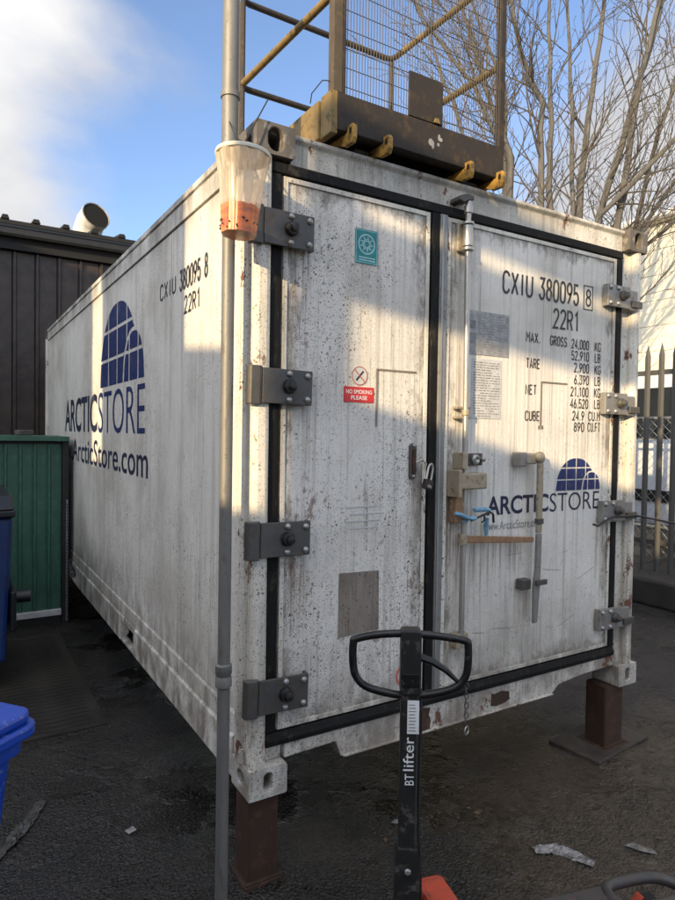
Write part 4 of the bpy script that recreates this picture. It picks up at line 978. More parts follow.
# patches and plates
s = MB().prism([(0.410, 0.566), (0.617, 0.575), (0.613, 0.832), (0.411, 0.838)], 'y', 0.0316, 0.0336).build('brown_patch', M['brownpatch'], D1)
s = MB().box(1.094, 1.374, 0.0306, 0.0336, 1.810, 2.016).build('data_plate', M['grey_plate'], D2)
mb = MB()
rw = random.Random(21)
def words(mb, x0, x1, z, h, y0, y1, skip=0.12):
    x = x0
    while x < x1:
        w_ = rw.uniform(0.008, 0.03)
        if rw.random() > skip: mb.box(x, min(x+w_, x1), y0, y1, z, z+h*rw.uniform(.7, 1.1))
        x += w_+rw.uniform(0.004, 0.008)
for k in range(15): words(mb, 1.165, 1.365, 1.822+k*0.0125, 0.0045, 0.0301, 0.0304, 0.25)
mb.box(1.105, 1.155, 0.0300, 0.0303, 1.86, 1.91); mb.box(1.108, 1.15, 0.0300, 0.0303, 1.93, 1.97)
mb.build('print_lines', M['greyink'], s)
s = MB().box(1.132, 1.328, 0.0312, 0.0336, 1.506, 1.792).build('paper_notice', M['paper'], D2)
mb = MB()
for k in range(22): words(mb, 1.142, 1.318-(0.06 if k % 6 == 0 else 0), 1.516+k*0.0122, 0.0042, 0.0306, 0.0310, 0.08)
mb.build('print_lines', M['greyink'], s)
def tape(x0, x1, z0, z1, d): return MB().box(x0, x1, 0.0305, 0.0336, z0, z1).build('tape_strip', M['brownpatch'], d)
tape(0.583, 0.592, 1.455, 1.704, D1); MB().box(0.593, 0.800, 0.0305, 0.0336, -0.004, 0.004, Matrix.Translation((0, 0, 1.701))).build('tape_strip', M['brownpatch'], D1)
tape(1.612, 1.621, 1.480, 1.706, D2); tape(1.622, 1.815, 1.700, 1.708, D2)
tape(1.598, 1.612, 1.462, 1.480, D2); tape(1.621, 1.635, 1.462, 1.480, D2)
# faded print remnants on left door
mb = MB()
for k in range(4): mb.box(0.46-0.02*(k % 2), 0.60+0.01*(k % 3), 0.0322, 0.0334, 1.02+k*0.03, 1.026+k*0.03)
mb.build('faded_print', M['paper'], D1)
q = ring2(0.765, 0.345, 0.05, 0.010, 0.0320, 'red_mark', M['redprint'], D1)
front_text('AL', 0.735, 0.800, 0.315, 0.375, M['redprint'], D1)
# scuffs and chips on the right door
rg = random.Random(5)
for k in range(9):
    x = rg.uniform(1.2, 2.05); z = rg.uniform(0.36, 0.85); ln = rg.uniform(0.05, 0.16); a = rg.uniform(-25, 10)
    T = Matrix.Translation((x, 0, z)) @ Matrix.Rotation(R(a), 4, 'Y')
    MB().box(-ln/2, ln/2, 0.0326, 0.0334, -0.0009, 0.0009, T).build('scratch', M['brownpatch'], D2)

# ---- locking gear on the right door
rod = KB(MB().tube([(1.058, -0.010, 0.44), (1.060, -0.012, 1.30), (1.050, -0.012, 2.505)], 0.0135, 12), 'locking_rod', M['rod'], 0, True)
KB(MB().tube([(1.050, -0.012, 2.29), (1.050, -0.012, 2.385)], 0.024, 14), 'rod_sleeve', M['rod'], 0.002, True, rod)
KB(MB().tube([(1.050, -0.012, 2.270), (1.050, -0.012, 2.284)], 0.029, 14), 'rod_collar', M['rod'], 0.002, True, rod)
KB(MB().tube([(1.050, -0.012, 2.388), (1.050, -0.012, 2.400)], 0.029, 14), 'rod_collar', M['rod'], 0.002, True, rod)
KB(MB().box(1.012, 1.100, 0.012, 0.0265, 2.27, 2.40), 'guide_plate', M['latch'], 0.004, parent=rod)
KB(MB().tube([(1.050, -0.012, 2.44), (1.050, -0.012, 2.475)], 0.020, 12), 'rod_end', M['rod'], 0.002, True, rod)
KB(MB().prism([(0.985, 2.488), (0.99, 2.508), (1.03, 2.522), (1.068, 2.520), (1.072, 2.500), (1.03, 2.492), (1.01, 2.478)], 'y', -0.03, 0.044), 'cam', M['hinge'], 0.004, parent=rod)
for z in (1.500, 1.545):
    KB(MB().box(1.010, 1.096, -0.004, 0.0265, z, z+0.012), 'rod_guide', M['latch'], 0.003, parent=rod)
KB(MB().tube([(1.058, -0.011, 1.515), (1.058, -0.011, 1.543)], 0.020, 12), 'rod_collar', M['latch'], 0.002, True, rod)
# latch boxes
lb = KB(MB().box(1.000, 1.165, -0.055, 0.0265, 1.175, 1.250), 'latch_box', M['latch'], 0.008)
KB(MB().box(0.985, 1.006, -0.060, 0.0265, 1.140, 1.265), 'latch_cheek', M['latch'], 0.004, parent=lb)
KB(MB().box(1.002, 1.050, -0.020, 0.0265, 1.02, 1.172), 'latch_tongue', M['rustbar'], 0.004, parent=lb)
KB(MB().box(1.020, 1.045, -0.045, 0.0265, 1.268, 1.345), 'latch_cheek', M['latch'], 0.004, parent=lb)
cup = KB(MB().box(1.085, 1.190, 0.005, 0.0265, 1.282, 1.340), 'catch_plate', M['hinge'], 0.006)
KB(MB().lathe([(0.024, 0), (0.024, -0.012), (0.015, -0.02), (0.010, -0.012), (0.004, -0.008)], (1.135, 0.0045, 1.311), 16, 'y'), 'catch_ring', M['galv'], 0, True, cup)
KB(MB().lathe([(0.012, 0), (0.012, -0.02), (0.006, -0.026)], (1.178, 0.0045, 1.312), 12, 'y'), 'bolt', M['galv'], 0, True, cup)
# swinging handle
piv = KB(MB().box(1.405, 1.450, -0.035, 0.0265, 1.275, 1.345), 'handle_bracket', M['hinge_pale'], 0.006)
KB(MB().box(1.455, 1.530, -0.028, 0.0265, 1.285, 1.340), 'pivot_block', M['latch'], 0.008, parent=piv)
KB(MB().lathe([(0.030, 0), (0.030, -0.02), (0.02, -0.028)], (1.545, -0.018, 1.318), 16, 'y'), 'pivot', M['latch'], 0, True, piv)
hnd = KB(MB().prism([(1.530, 1.29), (1.565, 1.29), (1.563, 0.94), (1.530, 0.94)], 'y', -0.040, -0.022), 'lock_handle', M['latch'], 0.004)
KB(MB().prism([(1.532, 0.936), (1.564, 0.936), (1.560, 0.70), (1.545, 0.49), (1.518, 0.485), (1.516, 0.66), (1.528, 0.76)], 'y', -0.040, -0.022), 'handle_grip', M['hinge_pale'], 0.004, parent=hnd)
KB(MB().box(1.528, 1.568, -0.045, -0.018, 0.985, 1.012), 'handle_band', M['hinge'], 0.003, parent=hnd)
hb = KB(MB().box(1.452, 1.515, -0.020, 0.0265, 0.655, 0.708), 'handle_keeper', M['hinge'], 0.006)
KB(MB().box(1.512, 1.590, -0.058, -0.044, 0.680, 0.706), 'keeper_flap', M['hinge'], 0.003, parent=hb)
KB(MB().prism([(1.076, 0.956), (1.528, 0.918), (1.528, 0.890), (1.076, 0.922)], 'y', -0.018, -0.004), 'lever_arm', M['rustbar'], 0.003)
KB(MB().tube([(1.058, -0.010, 0.915), (1.058, -0.010, 0.965)], 0.022, 12), 'rod_collar', M['latch'], 0.002, True, rod)
# bottom cam
KB(MB().box(1.02, 1.095, -0.02, 0.0265, 0.43, 0.50), 'rod_guide', M['latch'], 0.004, parent=rod)
# chain with ring, hung from the rod
ch = bpy.data.objects.new('chain', None); link = None; zc = 0.415
for k in range(15):
    pts = [(0.0085*math.cos(a), 0, 0.0155*math.sin(a)) for a in [2*math.pi*i/10 for i in range(10)]]
    if link is None:
        lk = MB().tube(pts, 0.0026, 5, closed=True).build('chain', M['hinge'], K, True, loc=(1.085, -0.024, zc)); link = lk
    else:
        lk = share(link, 'chain_link', link, (0.0006*k*(1 if k % 2 else -0.4), 0, -k*0.0235)); lk.rotation_euler = (0, 0, R(90*(k % 2) + 20))
    lk.rotation_euler = (0, 0, R(90*(k % 2) + 20))
a0 = [2*math.pi*i/18 for i in range(18)]
rg_ = MB().tube([(0.019*math.cos(a), 0, 0.019*math.sin(a)) for a in a0], 0.0038, 6, closed=True).build('ring', M['galv'], link, True, loc=(0.005, -0.004, -0.375))

# left door hasp
hp = MB().prism(rrect(0.765, 0.800, 1.225, 1.385, 0.016), 'y', 0.018, 0.0335).build('hasp', M['hinge'], K, False, 0.004)
KB(MB().prism(rrect(0.774, 0.791, 1.25, 1.36, 0.008), 'y', 0.010, 0.0175), 'hasp_slot', M['rust'], 0.002, parent=hp)
for z in (1.375, 1.238): KB(MB().lathe([(0.008, 0), (0.008, -0.004), (0.004, -0.007)], (0.7825, 0.0175, z), 10, 'y'), 'rivet', M['galv'], 0, True, hp)
pl = empty('padlock', (0.835, -0.02, ZB+1.205), 'small dark padlock with steel shackle hanging at the left door edge', 'padlock')
MB().prism(rrect(-0.024, 0.024, -0.025, 0.02, 0.006), 'y', -0.012, 0.012).build('body', M['black_steel'], pl, False, 0.003)
sh = [(-0.016, 0, 0.015), (-0.016, 0, 0.07), (-0.010, 0, 0.086), (0.0, 0, 0.092), (0.010, 0, 0.086), (0.016, 0, 0.07), (0.016, 0, 0.015)]
MB().tube(sh, 0.0048, 8).build('shackle', M['rod'], pl, True)
MB().box(-0.014, 0.010, -0.0145, -0.0125, -0.016, -0.004).build('label_plate', M['galv'], pl)
pl.rotation_euler = (0, R(14), R(10))
lk2 = KB(MB().tube([(0.785, 0.0, 1.30), (0.805, -0.015, 1.315), (0.822, -0.02, 1.295), (0.815, -0.018, 1.265)], 0.005, 8), 'hasp_loop', M['rod'], 0, True, hp)

# blue rope tie on the locking rod with short black strap
bt = empty('blue_rope_tie', (1.06, -0.03, ZB+1.03), 'pale blue rope knotted round the locking rod with black strap ends', 'rope'); bt.scale = (0.85, 1, 0.8)
def coil(c, r, n, pitch): return [(c[0]+r*math.cos(i*0.7), c[1]+r*0.8*math.sin(i*0.7), c[2]+pitch*i/9) for i in range(n)]
MB().tube([(-0.085, 0.0, 0.045), (-0.055, -0.008, 0.040), (-0.02, -0.014, 0.024), (0.02, -0.014, 0.012), (0.05, -0.014, 0.014)], 0.0115, 8).build('knot', M['blue_rope'], bt, True)
MB().tube([(0.045, -0.010, 0.060), (0.10, -0.014, 0.062), (0.165, -0.006, 0.052)], [0.012, 0.015, 0.011], 8).build('knot', M['blue_rope'], bt, True)
MB().tube(coil((0, 0.018, -0.02), 0.022, 24, 0.022), 0.006, 6).build('winding', M['blue_rope'], bt, True)
MB().tube([(0.02, -0.012, 0.0), (0.08, -0.018, 0.022), (0.15, -0.02, 0.045), (0.175, -0.02, 0.030), (0.178, -0.02, 0.0), (0.182, -0.018, -0.02)], 0.0065, 7).build('strap', M['rope_black'], bt, True)
MB().tube([(0.12, -0.012, 0.025), (0.115, -0.015, -0.005), (0.10, -0.012, -0.015)], 0.005, 6).build('strap', M['rope_black'], bt, True)
MB().tube([(0.19, 0.030, 0.0), (0.186, 0.034, -0.05), (0.192, 0.036, -0.095), (0.184, 0.036, -0.125)], [0.010, 0.013, 0.010, 0.004], 6).build('frayed_end', M['blue_rope'], bt, True)

# cable hooked on the third right hinge and running to the fence
c0 = Vector((2.03, -0.03, ZB+0.955))
pts = [Vector((1.985, -0.02, ZB+0.955)), Vector((2.01, -0.035, ZB+0.945)), Vector((2.05, -0.035, ZB+0.965)), Vector((2.13, -0.03, ZB+0.985)), Vector((2.34, -0.04, ZB+0.985))]
for i in range(1, 9):
    t = i/8; a = Vector((2.44, -0.04, ZB+0.97)); b = Vector((5.46, -0.5, 1.05)); q = a.lerp(b, t); q.z -= 0.10*math.sin(math.pi*t); pts.append(q)
tag(MB().tube(pts, 0.006, 6).build('cable', M['rope_black'], None, True), 'thin black cable hooked on a right hinge running to the fence', 'cable')

# ------------------------------------------------------------------ posts under the container
def prop(x0, x1, y0, y1, label, plate=False):
    p = empty('support_post', ((x0+x1)/2, (y0+y1)/2, 0.0), label, 'post', 'rusty posts under the container corners')
    w2, d2 = (x1-x0)/2, (y1-y0)/2
    P = rrect(-w2, w2, -d2, d2, 0.014, 3)
    MB().prism(P, 'z', 0.028, ZB-0.001).build('tube', M['rust'], p, False)
    a = 0.015 if not plate else 0.035
    MB().box(-w2-a, w2+a, -d2-a, d2+a, 0.0, 0.027).build('base_plate', M['rust'], p, False, 0.004)
    MB().box(-w2-0.012, w2+0.012, -d2-0.012, -d2+0.002, 0.0275, 0.036).build('weld_bead', M['rust'], p, False, 0.003)
    return p
prop(0.012, 0.142, 0.030, 0.165, 'rusty square post under the near left container corner')
prop(W_-0.23, W_-0.07, 0.030, 0.170, 'rusty square post under the right container corner on a plate', True)
prop(0.012, 0.142, L_-0.165, L_-0.03, 'rusty square post under the far left container corner')
prop(W_-0.142, W_-0.012, L_-0.165, L_-0.03, 'rusty square post under the far right container corner')
tag(MB().box(-0.30, 0.24, -0.16, 0.16, 0, 0.03, Matrix.Rotation(R(6), 4, 'Z')).build('timber_pad', M['wood'], None, False, 0.006, loc=(W_-0.12, 0.13, 0.012)), 'dark wet board lying under the right post', 'board')
bpy.data.objects['timber_pad'].location.z = -0.004

# ------------------------------------------------------------------ galvanised pole and hanging wasp trap
p = empty('metal_pole', (-0.107, 0.005, 0.0), 'tall grey galvanised pole standing at the near container corner', 'pole')
MB().tube([(0, 0, 0), (0.002, 0, 2.76)], 0.0235, 20).build('tube', M['pole'], p, True)
MB().tube([(0.002, 0, 2.75), (0.004, 0, 5.2)], 0.0300, 20).build('upper_tube', M['pole'], p, True)
MB().lathe([(0.0245, -0.045), (0.031, -0.04), (0.031, -0.008), (0.028, -0.004), (0.028, 0.004), (0.031, 0.008), (0.031, 0.04), (0.0245, 0.045)], (0, 0, 0.885), 20).build('coupling', M['pole'], p, True)
MB().lathe([(0.0305, -0.012), (0.035, -0.01), (0.035, 0.010), (0.0305, 0.012)], (0.003, 0, 3.02), 20).build('band', M['pole'], p, True)
MB().lathe([(0.0305, -0.016), (0.034, -0.014), (0.034, 0.014), (0.0305, 0.016)], (0.002, 0, 2.83), 20).build('band', M['pole'], p, True)
MB().lathe([(0.040, 0.0), (0.040, 0.005), (0.026, 0.010)], (0, 0, 0.004), 18).build('foot', M['pole'], p, True)

tr = empty('wasp_trap', (-0.117, -0.118, 2.475), 'clear plastic wasp trap bag part filled with orange liquid hanging from the pole', 'wasp trap')
rg = random.Random(2)
pl_ = lambda a, h: 0.035*math.sin(9*a+3*h) + 0.02*math.sin(17*a+8*h)
tilt = Matrix.Rotation(R(3), 4, 'Y')
def trap(prof, name, mat, wob=None, smooth=True):
    mb = MB().lathe(prof, (0, 0, 0), 48, 'z', wob); mb.v = [tuple(tilt @ Vector(v)) for v in mb.v]; return mb.build(name, mat, tr, smooth)
bag = trap([(0.045, 0.0), (0.061, 0.004), (0.067, 0.09), (0.076, 0.18), (0.087, 0.24), (0.0935, 0.275)], 'bag', M['bag'], pl_)
trap([(0.043, 0.003), (0.0600, 0.006), (0.0640, 0.06), (0.0668, 0.100)], 'liquid', M['liquid'], pl_)
trap([(0.092, 0.274), (0.097, 0.277), (0.0985, 0.284), (0.097, 0.290), (0.088, 0.294), (0.060, 0.304), (0.02, 0.312)], 'lid', M['cream'])
MB().tube([(-0.01, 0, 0.305), (-0.01, 0.03, 0.37), (0.0, 0.10, 0.44), (0.012, 0.145, 0.45)], 0.0022, 5).build('hanging_wire', M['rope_black'], tr, True)
MB().tube([(0.05, 0.01, 0.30), (0.05, 0.06, 0.36), (0.03, 0.13, 0.40)], 0.003, 5).build('hanging_wire', M['rope_black'], tr, True)
mb = MB()
for k in range(26):
    a = rg.uniform(0, 6.28); z = rg.uniform(0.012, 0.05); r = 0.062 + z*0.07
    mb.lathe([(0.0015, -0.003), (0.0035, 0), (0.0015, 0.003)], (r*math.cos(a), r*math.sin(a), z), 5)
mb.build('dead_wasps', M['dark'], tr)['kind'] = 'stuff'
# stray wires tied round the pole
tag(MB().tube([(-0.10, -0.03, 2.80), (-0.06, -0.035, 2.85), (-0.02, -0.03, 2.93), (0.035, -0.02, 3.035)], 0.0028, 5).build('cable_tie', M['rope_black'], None, True), 'long blue black cable tie end sticking up beside the pole', 'cable tie')
tag(MB().tube([(-0.105, -0.035, 2.79), (-0.07, -0.04, 2.765), (-0.05, -0.01, 2.80), (-0.08, 0.03, 2.83), (-0.13, 0.02, 2.80), (-0.135, -0.02, 2.785)], 0.006, 6).build('wire_loop', M['rope_black'], None, True), 'black wire loop wound round the pole above the trap', 'wire')

# ------------------------------------------------------------------ access cage on the roof
cg = empty('access_cage', (0, 0, ZB), 'rusty forklift access cage with mesh guard standing on the container roof', 'access cage')
def CB(mb, name, mat, bevel=0.003, smooth=False, parent=None): return mb.build(name, mat, parent or cg, smooth, bevel)
CB(MB().box(0.333, 1.246, -0.034, 0.030, 2.628, 2.776), 'front_beam', M['cage'])
CB(MB().box(0.300, 0.3315, -0.033, 0.050, 2.610, 2.777), 'beam_end', M['cage_yellow'])
CB(MB().box(0.290, 0.330, 0.052, 0.90, 2.612, 2.765), 'side_beam', M['cage_yellow'])
CB(MB().box(1.210, 1.246, 0.032, 0.90, 2.612, 2.765), 'side_beam', M['cage'])
CB(MB().box(0.331, 1.209, 0.86, 0.90, 2.612, 2.765), 'rear_beam', M['cage'])
CB(MB().box(0.332, 1.208, 0.032, 0.858, 2.70, 2.712), 'floor_plate', M['cage'], 0)
for x in (0.385, 0.560, 1.010, 1.205):
    # fork channel plates: yellow, nose hanging below the beam, each with a pin hole
    pts = [(-0.080, 2.594), (-0.070, 2.574), (-0.010, 2.576), (0.024, 2.5945), (0.80, 2.5945), (0.80, 2.6265), (-0.0355, 2.6265), (-0.0355, 2.650), (-0.070, 2.650), (-0.080, 2.638)]
    tb = CB(MB().prism(pts, 'x', x-0.010, x+0.010), 'fork_plate', M['tab_yellow'], 0.003)
    CB(MB().prism(rrect(-0.068, -0.052, 2.610, 2.636, 0.007), 'x', x-0.0112, x-0.0102), 'pin_hole', M['dark'], 0, parent=tb)
CB(MB().box(0.46, 0.53, 0.04, 0.84, 2.596, 2.612), 'fork_channel', M['cage'], 0.002); CB(MB().box(1.06, 1.15, 0.04, 0.84, 2.596, 2.612), 'fork_channel', M['cage'], 0.002)
ZT = 4.55
CB(MB().prism([(0.312, -0.030), (0.352, -0.030), (0.352, -0.024), (0.318, -0.024), (0.318, 0.012), (0.312, 0.012)], 'z', 2.778, ZT), 'corner_upright', M['cage_brown'], 0.001)
CB(MB().prism([(0.354, -0.031), (0.368, -0.031), (0.368, -0.015), (0.354, -0.015)], 'z', 2.778, ZT), 'mesh_frame', M['cage'], 0.001)
CB(MB().box(1.222, 1.252, -0.028, 0.006, 2.778, ZT), 'corner_upright', M['cage'], 0.002)
CB(MB().box(0.32, 1.25, -0.028, 0.004, ZT+0.002, ZT+0.036), 'top_bar', M['cage'])
CB(MB().tube([(0.275, 0.83, 2.766), (0.275, 0.83, 3.58)], 0.016, 10), 'upright', M['wire'], 0, True)
CB(MB().tube([(0.275, 0.80, 2.60), (0.275, 0.80, 3.585)], 0.012, 8), 'upright', M['wire'], 0, True)
CB(MB().tube([(1.215, 0.835, 2.766), (1.215, 0.835, 3.58)], 0.0155, 10), 'upright', M['wire'], 0, True)
for z in (3.165, 3.595):
    CB(MB().tube([(0.275, 0.79, z), (0.285, 0.825, z), (0.32, 0.835, z), (1.17, 0.835, z), (1.205, 0.825, z), (1.215, 0.79, z)], 0.0155, 10), 'rear_rail', M['wire'], 0, True)
    CB(MB().tube([(0.275, 0.789, z), (0.318, 0.0, z)], 0.0165, 10), 'side_rail', M['cage_yellow'], 0, True)
    CB(MB().tube([(1.215, 0.789, z), (1.236, 0.006, z)], 0.0165, 10), 'side_rail', M['cage_yellow'], 0, True)
mb = MB(); x = 0.378
while x < 1.222: mb.tube([(x, -0.024, 2.778), (x, -0.024, ZT)], 0.0021, 4, caps=False); x += 0.0142
z = 2.81
while z < ZT: mb.tube([(0.368, -0.0205, z), (1.224, -0.0205, z)], 0.0021, 4, caps=False); z += 0.076
mb.build('wire_mesh', M['wire'], cg)['kind'] = 'stuff'
bpk = CB(MB().box(0.682, 0.868, -0.036, -0.0265, 2.778, 2.965), 'backing_plate', M['cage'], 0.002)
CB(MB().prism([(0.815, 2.779), (0.850, 2.779), (0.840, 2.800), (0.822, 2.800)], 'y', -0.044, -0.0365), 'tag', M['cage_yellow'], 0.001, parent=bpk)
CB(MB().tube([(0.28, 0.10, 2.77), (0.275, 0.08, 2.80), (0.29, 0.02, 2.83), (0.33, -0.02, 2.82)], 0.0025, 5), 'wire_tail', M['rope_black'], 0, True)
wl = random.Random(9)
for k in range(5):
    x = 0.80+wl.uniform(0, .1); z = 2.70+wl.uniform(-.03, .03)
    CB(MB().prism(ngon(wl.uniform(.006, .016), 7, x, z, wl.random(), wl.uniform(.008, .02)), 'y', -0.0358-0.0002*k, -0.0342), 'paint_splash', M['grey_plate'], 0)

# ------------------------------------------------------------------ pallet truck
pt = empty('pallet_truck', (0.173, -0.755, 0), 'hand pallet truck with black loop handle and red body standing before the doors', 'pallet truck')
wd = Vector((0.845, -0.535, 0)); nd = Vector((0.535, 0.845, 0))      # across the handle / away from the viewer
HM = Matrix(((wd.x, nd.x, 0, 0), (wd.y, nd.y, 0, 0), (0, 0, 1, 0), (0, 0, 0, 1)))
def PB(mb, name, mat, bevel=0.003, smooth=False, parent=None): return mb.build(name, mat, parent or pt, smooth, bevel)
def hmap(p): return HM @ Vector(p)
PB(MB().prism(rrect(-0.027, 0.027, -0.018, 0.018, 0.006, 2), 'z', 0.50, 1.06, HM), 'tiller', M['black_steel'], 0)
PB(MB().box(0.020, 0.0235, -0.0195, -0.0185, 0.52, 1.03, HM), 'tiller_edge', M['forkgrey'], 0)
PB(MB().prism([(-0.036, 0.28), (0.036, 0.28), (0.036, 0.545), (0.029, 0.585), (-0.029, 0.585), (-0.036, 0.545)], 'y', -0.026, 0.026, HM), 'tiller_socket', M['black_steel'])
for zz in (0.32, 0.52):
    q_ = hmap((0.0, -0.027, zz)); d_ = hmap((0, -1, 0))
    PB(MB().tube([q_, q_+d_*0.006, q_+d_*0.008], [0.011, 0.011, 0.006], 6), 'bolt', M['galv'])
PB(MB().tube([hmap(q_) for q_ in ((0.030, -0.004, 1.05), (0.034, -0.010, 0.98), (0.031, -0.012, 0.80), (0.032, -0.010, 0.62), (0.040, -0.008, 0.50), (0.043, -0.004, 0.34))], 0.0045, 6), 'release_cable', M['rope_black'], 0, True)
# loop handle
lp = [(-0.158, 0, 1.192), (-0.168, 0, 1.178), (-0.168, 0, 1.12), (-0.158, 0, 1.080), (-0.130, 0, 1.052), (-0.07, 0, 1.034), (0, 0, 1.026), (0.07, 0, 1.034), (0.130, 0, 1.052), (0.158, 0, 1.078), (0.168, 0, 1.115), (0.168, 0, 1.178), (0.158, 0, 1.192), (0.09, 0, 1.203), (0, 0, 1.210), (-0.09, 0, 1.206)]
def smoothloop(P, n=4):
    P = [Vector(q) for q in P]; out_ = []; N = len(P)
    for i in range(N):
        a, b, c, d = P[i-1], P[i], P[(i+1) % N], P[(i+2) % N]
        for k in range(n):
            t = k/n; out_.append(0.5*((2*b)+(c-a)*t+(2*a-5*b+4*c-d)*t*t+(3*b-a-3*c+d)*t**3))
    return out_
PB(MB().tube([hmap(q) for q in smoothloop(lp)], 0.0115, 12, closed=True), 'handle_loop', M['black_plastic'], 0, True)
PB(MB().prism(rrect(-0.030, 0.030, 1.035, 1.226, 0.010, 3), 'y', -0.026, 0.024, HM), 'control_housing', M['black_steel'], 0.005)
PB(MB().prism([(-0.026, 1.06), (0.026, 1.06), (0.024, 1.10), (-0.024, 1.10)], 'y', -0.029, -0.0265, HM), 'housing_panel', M['black_plastic'], 0.002)
PB(MB().tube([hmap(q) for q in ((0.028, -0.004, 1.142), (0.065, -0.006, 1.130), (0.105, -0.004, 1.105), (0.138, 0.0, 1.072))], [0.012, 0.0115, 0.0095, 0.006], 8), 'release_lever', M['black_plastic'], 0, True)
st = PB(MB().box(-0.008, 0.026, -0.0205, -0.0185, 0.922, 1.020, HM), 'label_sticker', M['white_ink'], 0)
mb = MB()
for k in range(9): mb.box(-0.004+0.001*(k % 2), 0.018-0.002*(k % 3), -0.0212, -0.0207, 0.930+k*0.0095, 0.9325+k*0.0095, HM)
mb.build('print_lines', M['greyink'], st)
q, f = text_mesh('BT', 0.770, 0.803, -0.014, 0.012, 0.004)
put2d(q, f, lambda a, b: hmap((-b, -0.0190, a)), 'lettering', M['white_ink'], pt)
q, f = text_mesh('lifter', 0.812, 0.912, -0.013, 0.018, 0.004)
put2d(q, f, lambda a, b: hmap((-b, -0.0190, a)), 'lettering', M['white_ink'], pt)
# chassis: forks run off to the right
ang = R(-14); FM = Matrix.Rotation(ang, 4, 'Z')
PB(MB().prism([(-0.10, 0.32), (-0.085, 0.405), (-0.06, 0.425), (0.06, 0.425), (0.085, 0.405), (0.10, 0.32), (0.225, 0.16), (0.225, 0.07), (-0.225, 0.07), (-0.225, 0.16)], 'x', 0.055, 0.15, FM), 'fork_head', M['red'], 0.018)
PB(MB().lathe([(0.045, 0.10), (0.055, 0.11), (0.055, 0.30), (0.042, 0.33), (0.030, 0.36)], (0, 0, 0), 18), 'pump', M['red'], 0, True)
wl_ = MB().prism(ngon(0.09, 24, 0, 0.09), 'y', -0.055, 0.055, HM); PB(wl_, 'steer_wheel', M['tyre'], 0.008)
for sgn in (1, -1):
    yc = sgn*0.150
    P0 = [(0.16, yc-0.072), (1.06, yc-0.072), (1.17, yc-0.045), (1.20, yc), (1.17, yc+0.045), (1.06, yc+0.072), (0.16, yc+0.072)]
    mb = MB(); hole = rrect(0.985, 1.15, yc-0.042, yc+0.042, 0.036, 3)
    # top plate with opening over the load roller
    fk = MB(); fk.prism([(0.16, yc-0.072), (0.90, yc-0.072), (0.90, yc+0.072), (0.16, yc+0.072)], 'z', 0.085, 0.130, FM)
    fo = PB(fk, 'fork', M['forkgrey'], 0.008)
    rimp = smoothloop([(0.90, yc-0.055, 0.122), (0.90, yc+0.055, 0.122), (1.04, yc+0.068, 0.122), (1.13, yc+0.056, 0.118), (1.185, yc+0.02, 0.108), (1.185, yc-0.02, 0.108), (1.13, yc-0.056, 0.118), (1.04, yc-0.068, 0.122)], 5)
    PB(MB().tube([FM @ q for q in rimp], 0.021, 10, closed=True), 'fork_tip', M['forkgrey'], 0, True, fo)
    PB(MB().prism(ngon(0.036, 18, 1.055, 0.062), 'y', yc-0.030, yc+0.030, FM), 'load_roller', M['tyre'], 0.006, parent=fo)
    PB(MB().prism([(0.975, 0.05), (1.02, 0.098), (1.03, 0.098), (1.03, 0.06)], 'y', yc+0.005, yc+0.040, FM), 'roller_link', M['red'], 0.003, parent=fo)

# ------------------------------------------------------------------ bins
b = empty('large_waste_bin', (-1.25, 2.6, 0), 'large navy blue wheeled waste bin at the left edge', 'waste bin')
MB().prism([(-0.60, 0.20), (0.60, 0.20), (0.645, 1.19), (-0.645, 1.19)], 'y', 0, 0.95).build('body', M['navybin'], b, False, 0.03)
MB().box(-0.67, 0.655, -0.04, 1.0, 1.195, 1.245).build('rim', M['blackbin'], b, False, 0.012)
MB().prism([(-0.05, 1.25), (0.12, 1.33), (0.85, 1.35), (1.0, 1.25)], 'x', -0.66, 0.645).build('lid', M['blackbin'], b, False, 0.02)
MB().box(0.625, 0.66, -0.05, 0.55, 0.42, 0.70).build('side_bracket', M['blackbin'], b, False, 0.015)
MB().tube([(0.66, 0.12, 0.62), (0.76, 0.12, 0.62)], 0.045, 12).build('trunnion', M['blackbin'], b, True)
for x, y in ((-0.5, 0.12), (0.5, 0.12), (-0.5, 0.83), (0.5, 0.83)):
    MB().prism(ngon(0.09, 18, y, 0.09), 'x', x-0.025, x+0.025).build('wheel', M['tyre'], b, False, 0.006)
    MB().box(x-0.04, x+0.04, y-0.05, y+0.05, 0.165, 0.205).build('caster', M['hinge'], b, False, 0.006)
th = math.atan2(-0.62, -0.78)
b = empty('wheelie_bin', (-0.765, -0.375, 0), 'bright blue wheelie bin with chipped lid in the left foreground', 'waste bin')
u1 = Vector((-0.78, -0.62, 0)).normalized(); u2 = Vector((-0.62, 0.78, 0))
BM = Matrix(((u1.x, u2.x, 0, 0), (u1.y, u2.y, 0, 0), (0, 0, 1, 0), (0, 0, 0, 1)))
MB().prism(rrect(0.012, 0.60, 0.012, 0.56, 0.045, 5), 'z', 1.020, 1.050, BM).build('lid', M['bluelid'], b, False, 0.010)
MB().prism(rrect(0.0, 0.612, 0.0, 0.572, 0.05, 5), 'z', 0.985, 1.018, BM).build('lid_rim', M['bluelid'], b, False, 0.008)
MB().prism(rrect(0.10, 0.50, 0.10, 0.46, 0.04, 5), 'z', 1.0505, 1.066, BM).build('lid_panel', M['bluelid'], b, False, 0.006)
mb = MB()
tp = rrect(0.045, 0.57, 0.045, 0.53, 0.04, 4); bt_ = rrect(0.12, 0.50, 0.12, 0.45, 0.04, 4); n = len(tp)
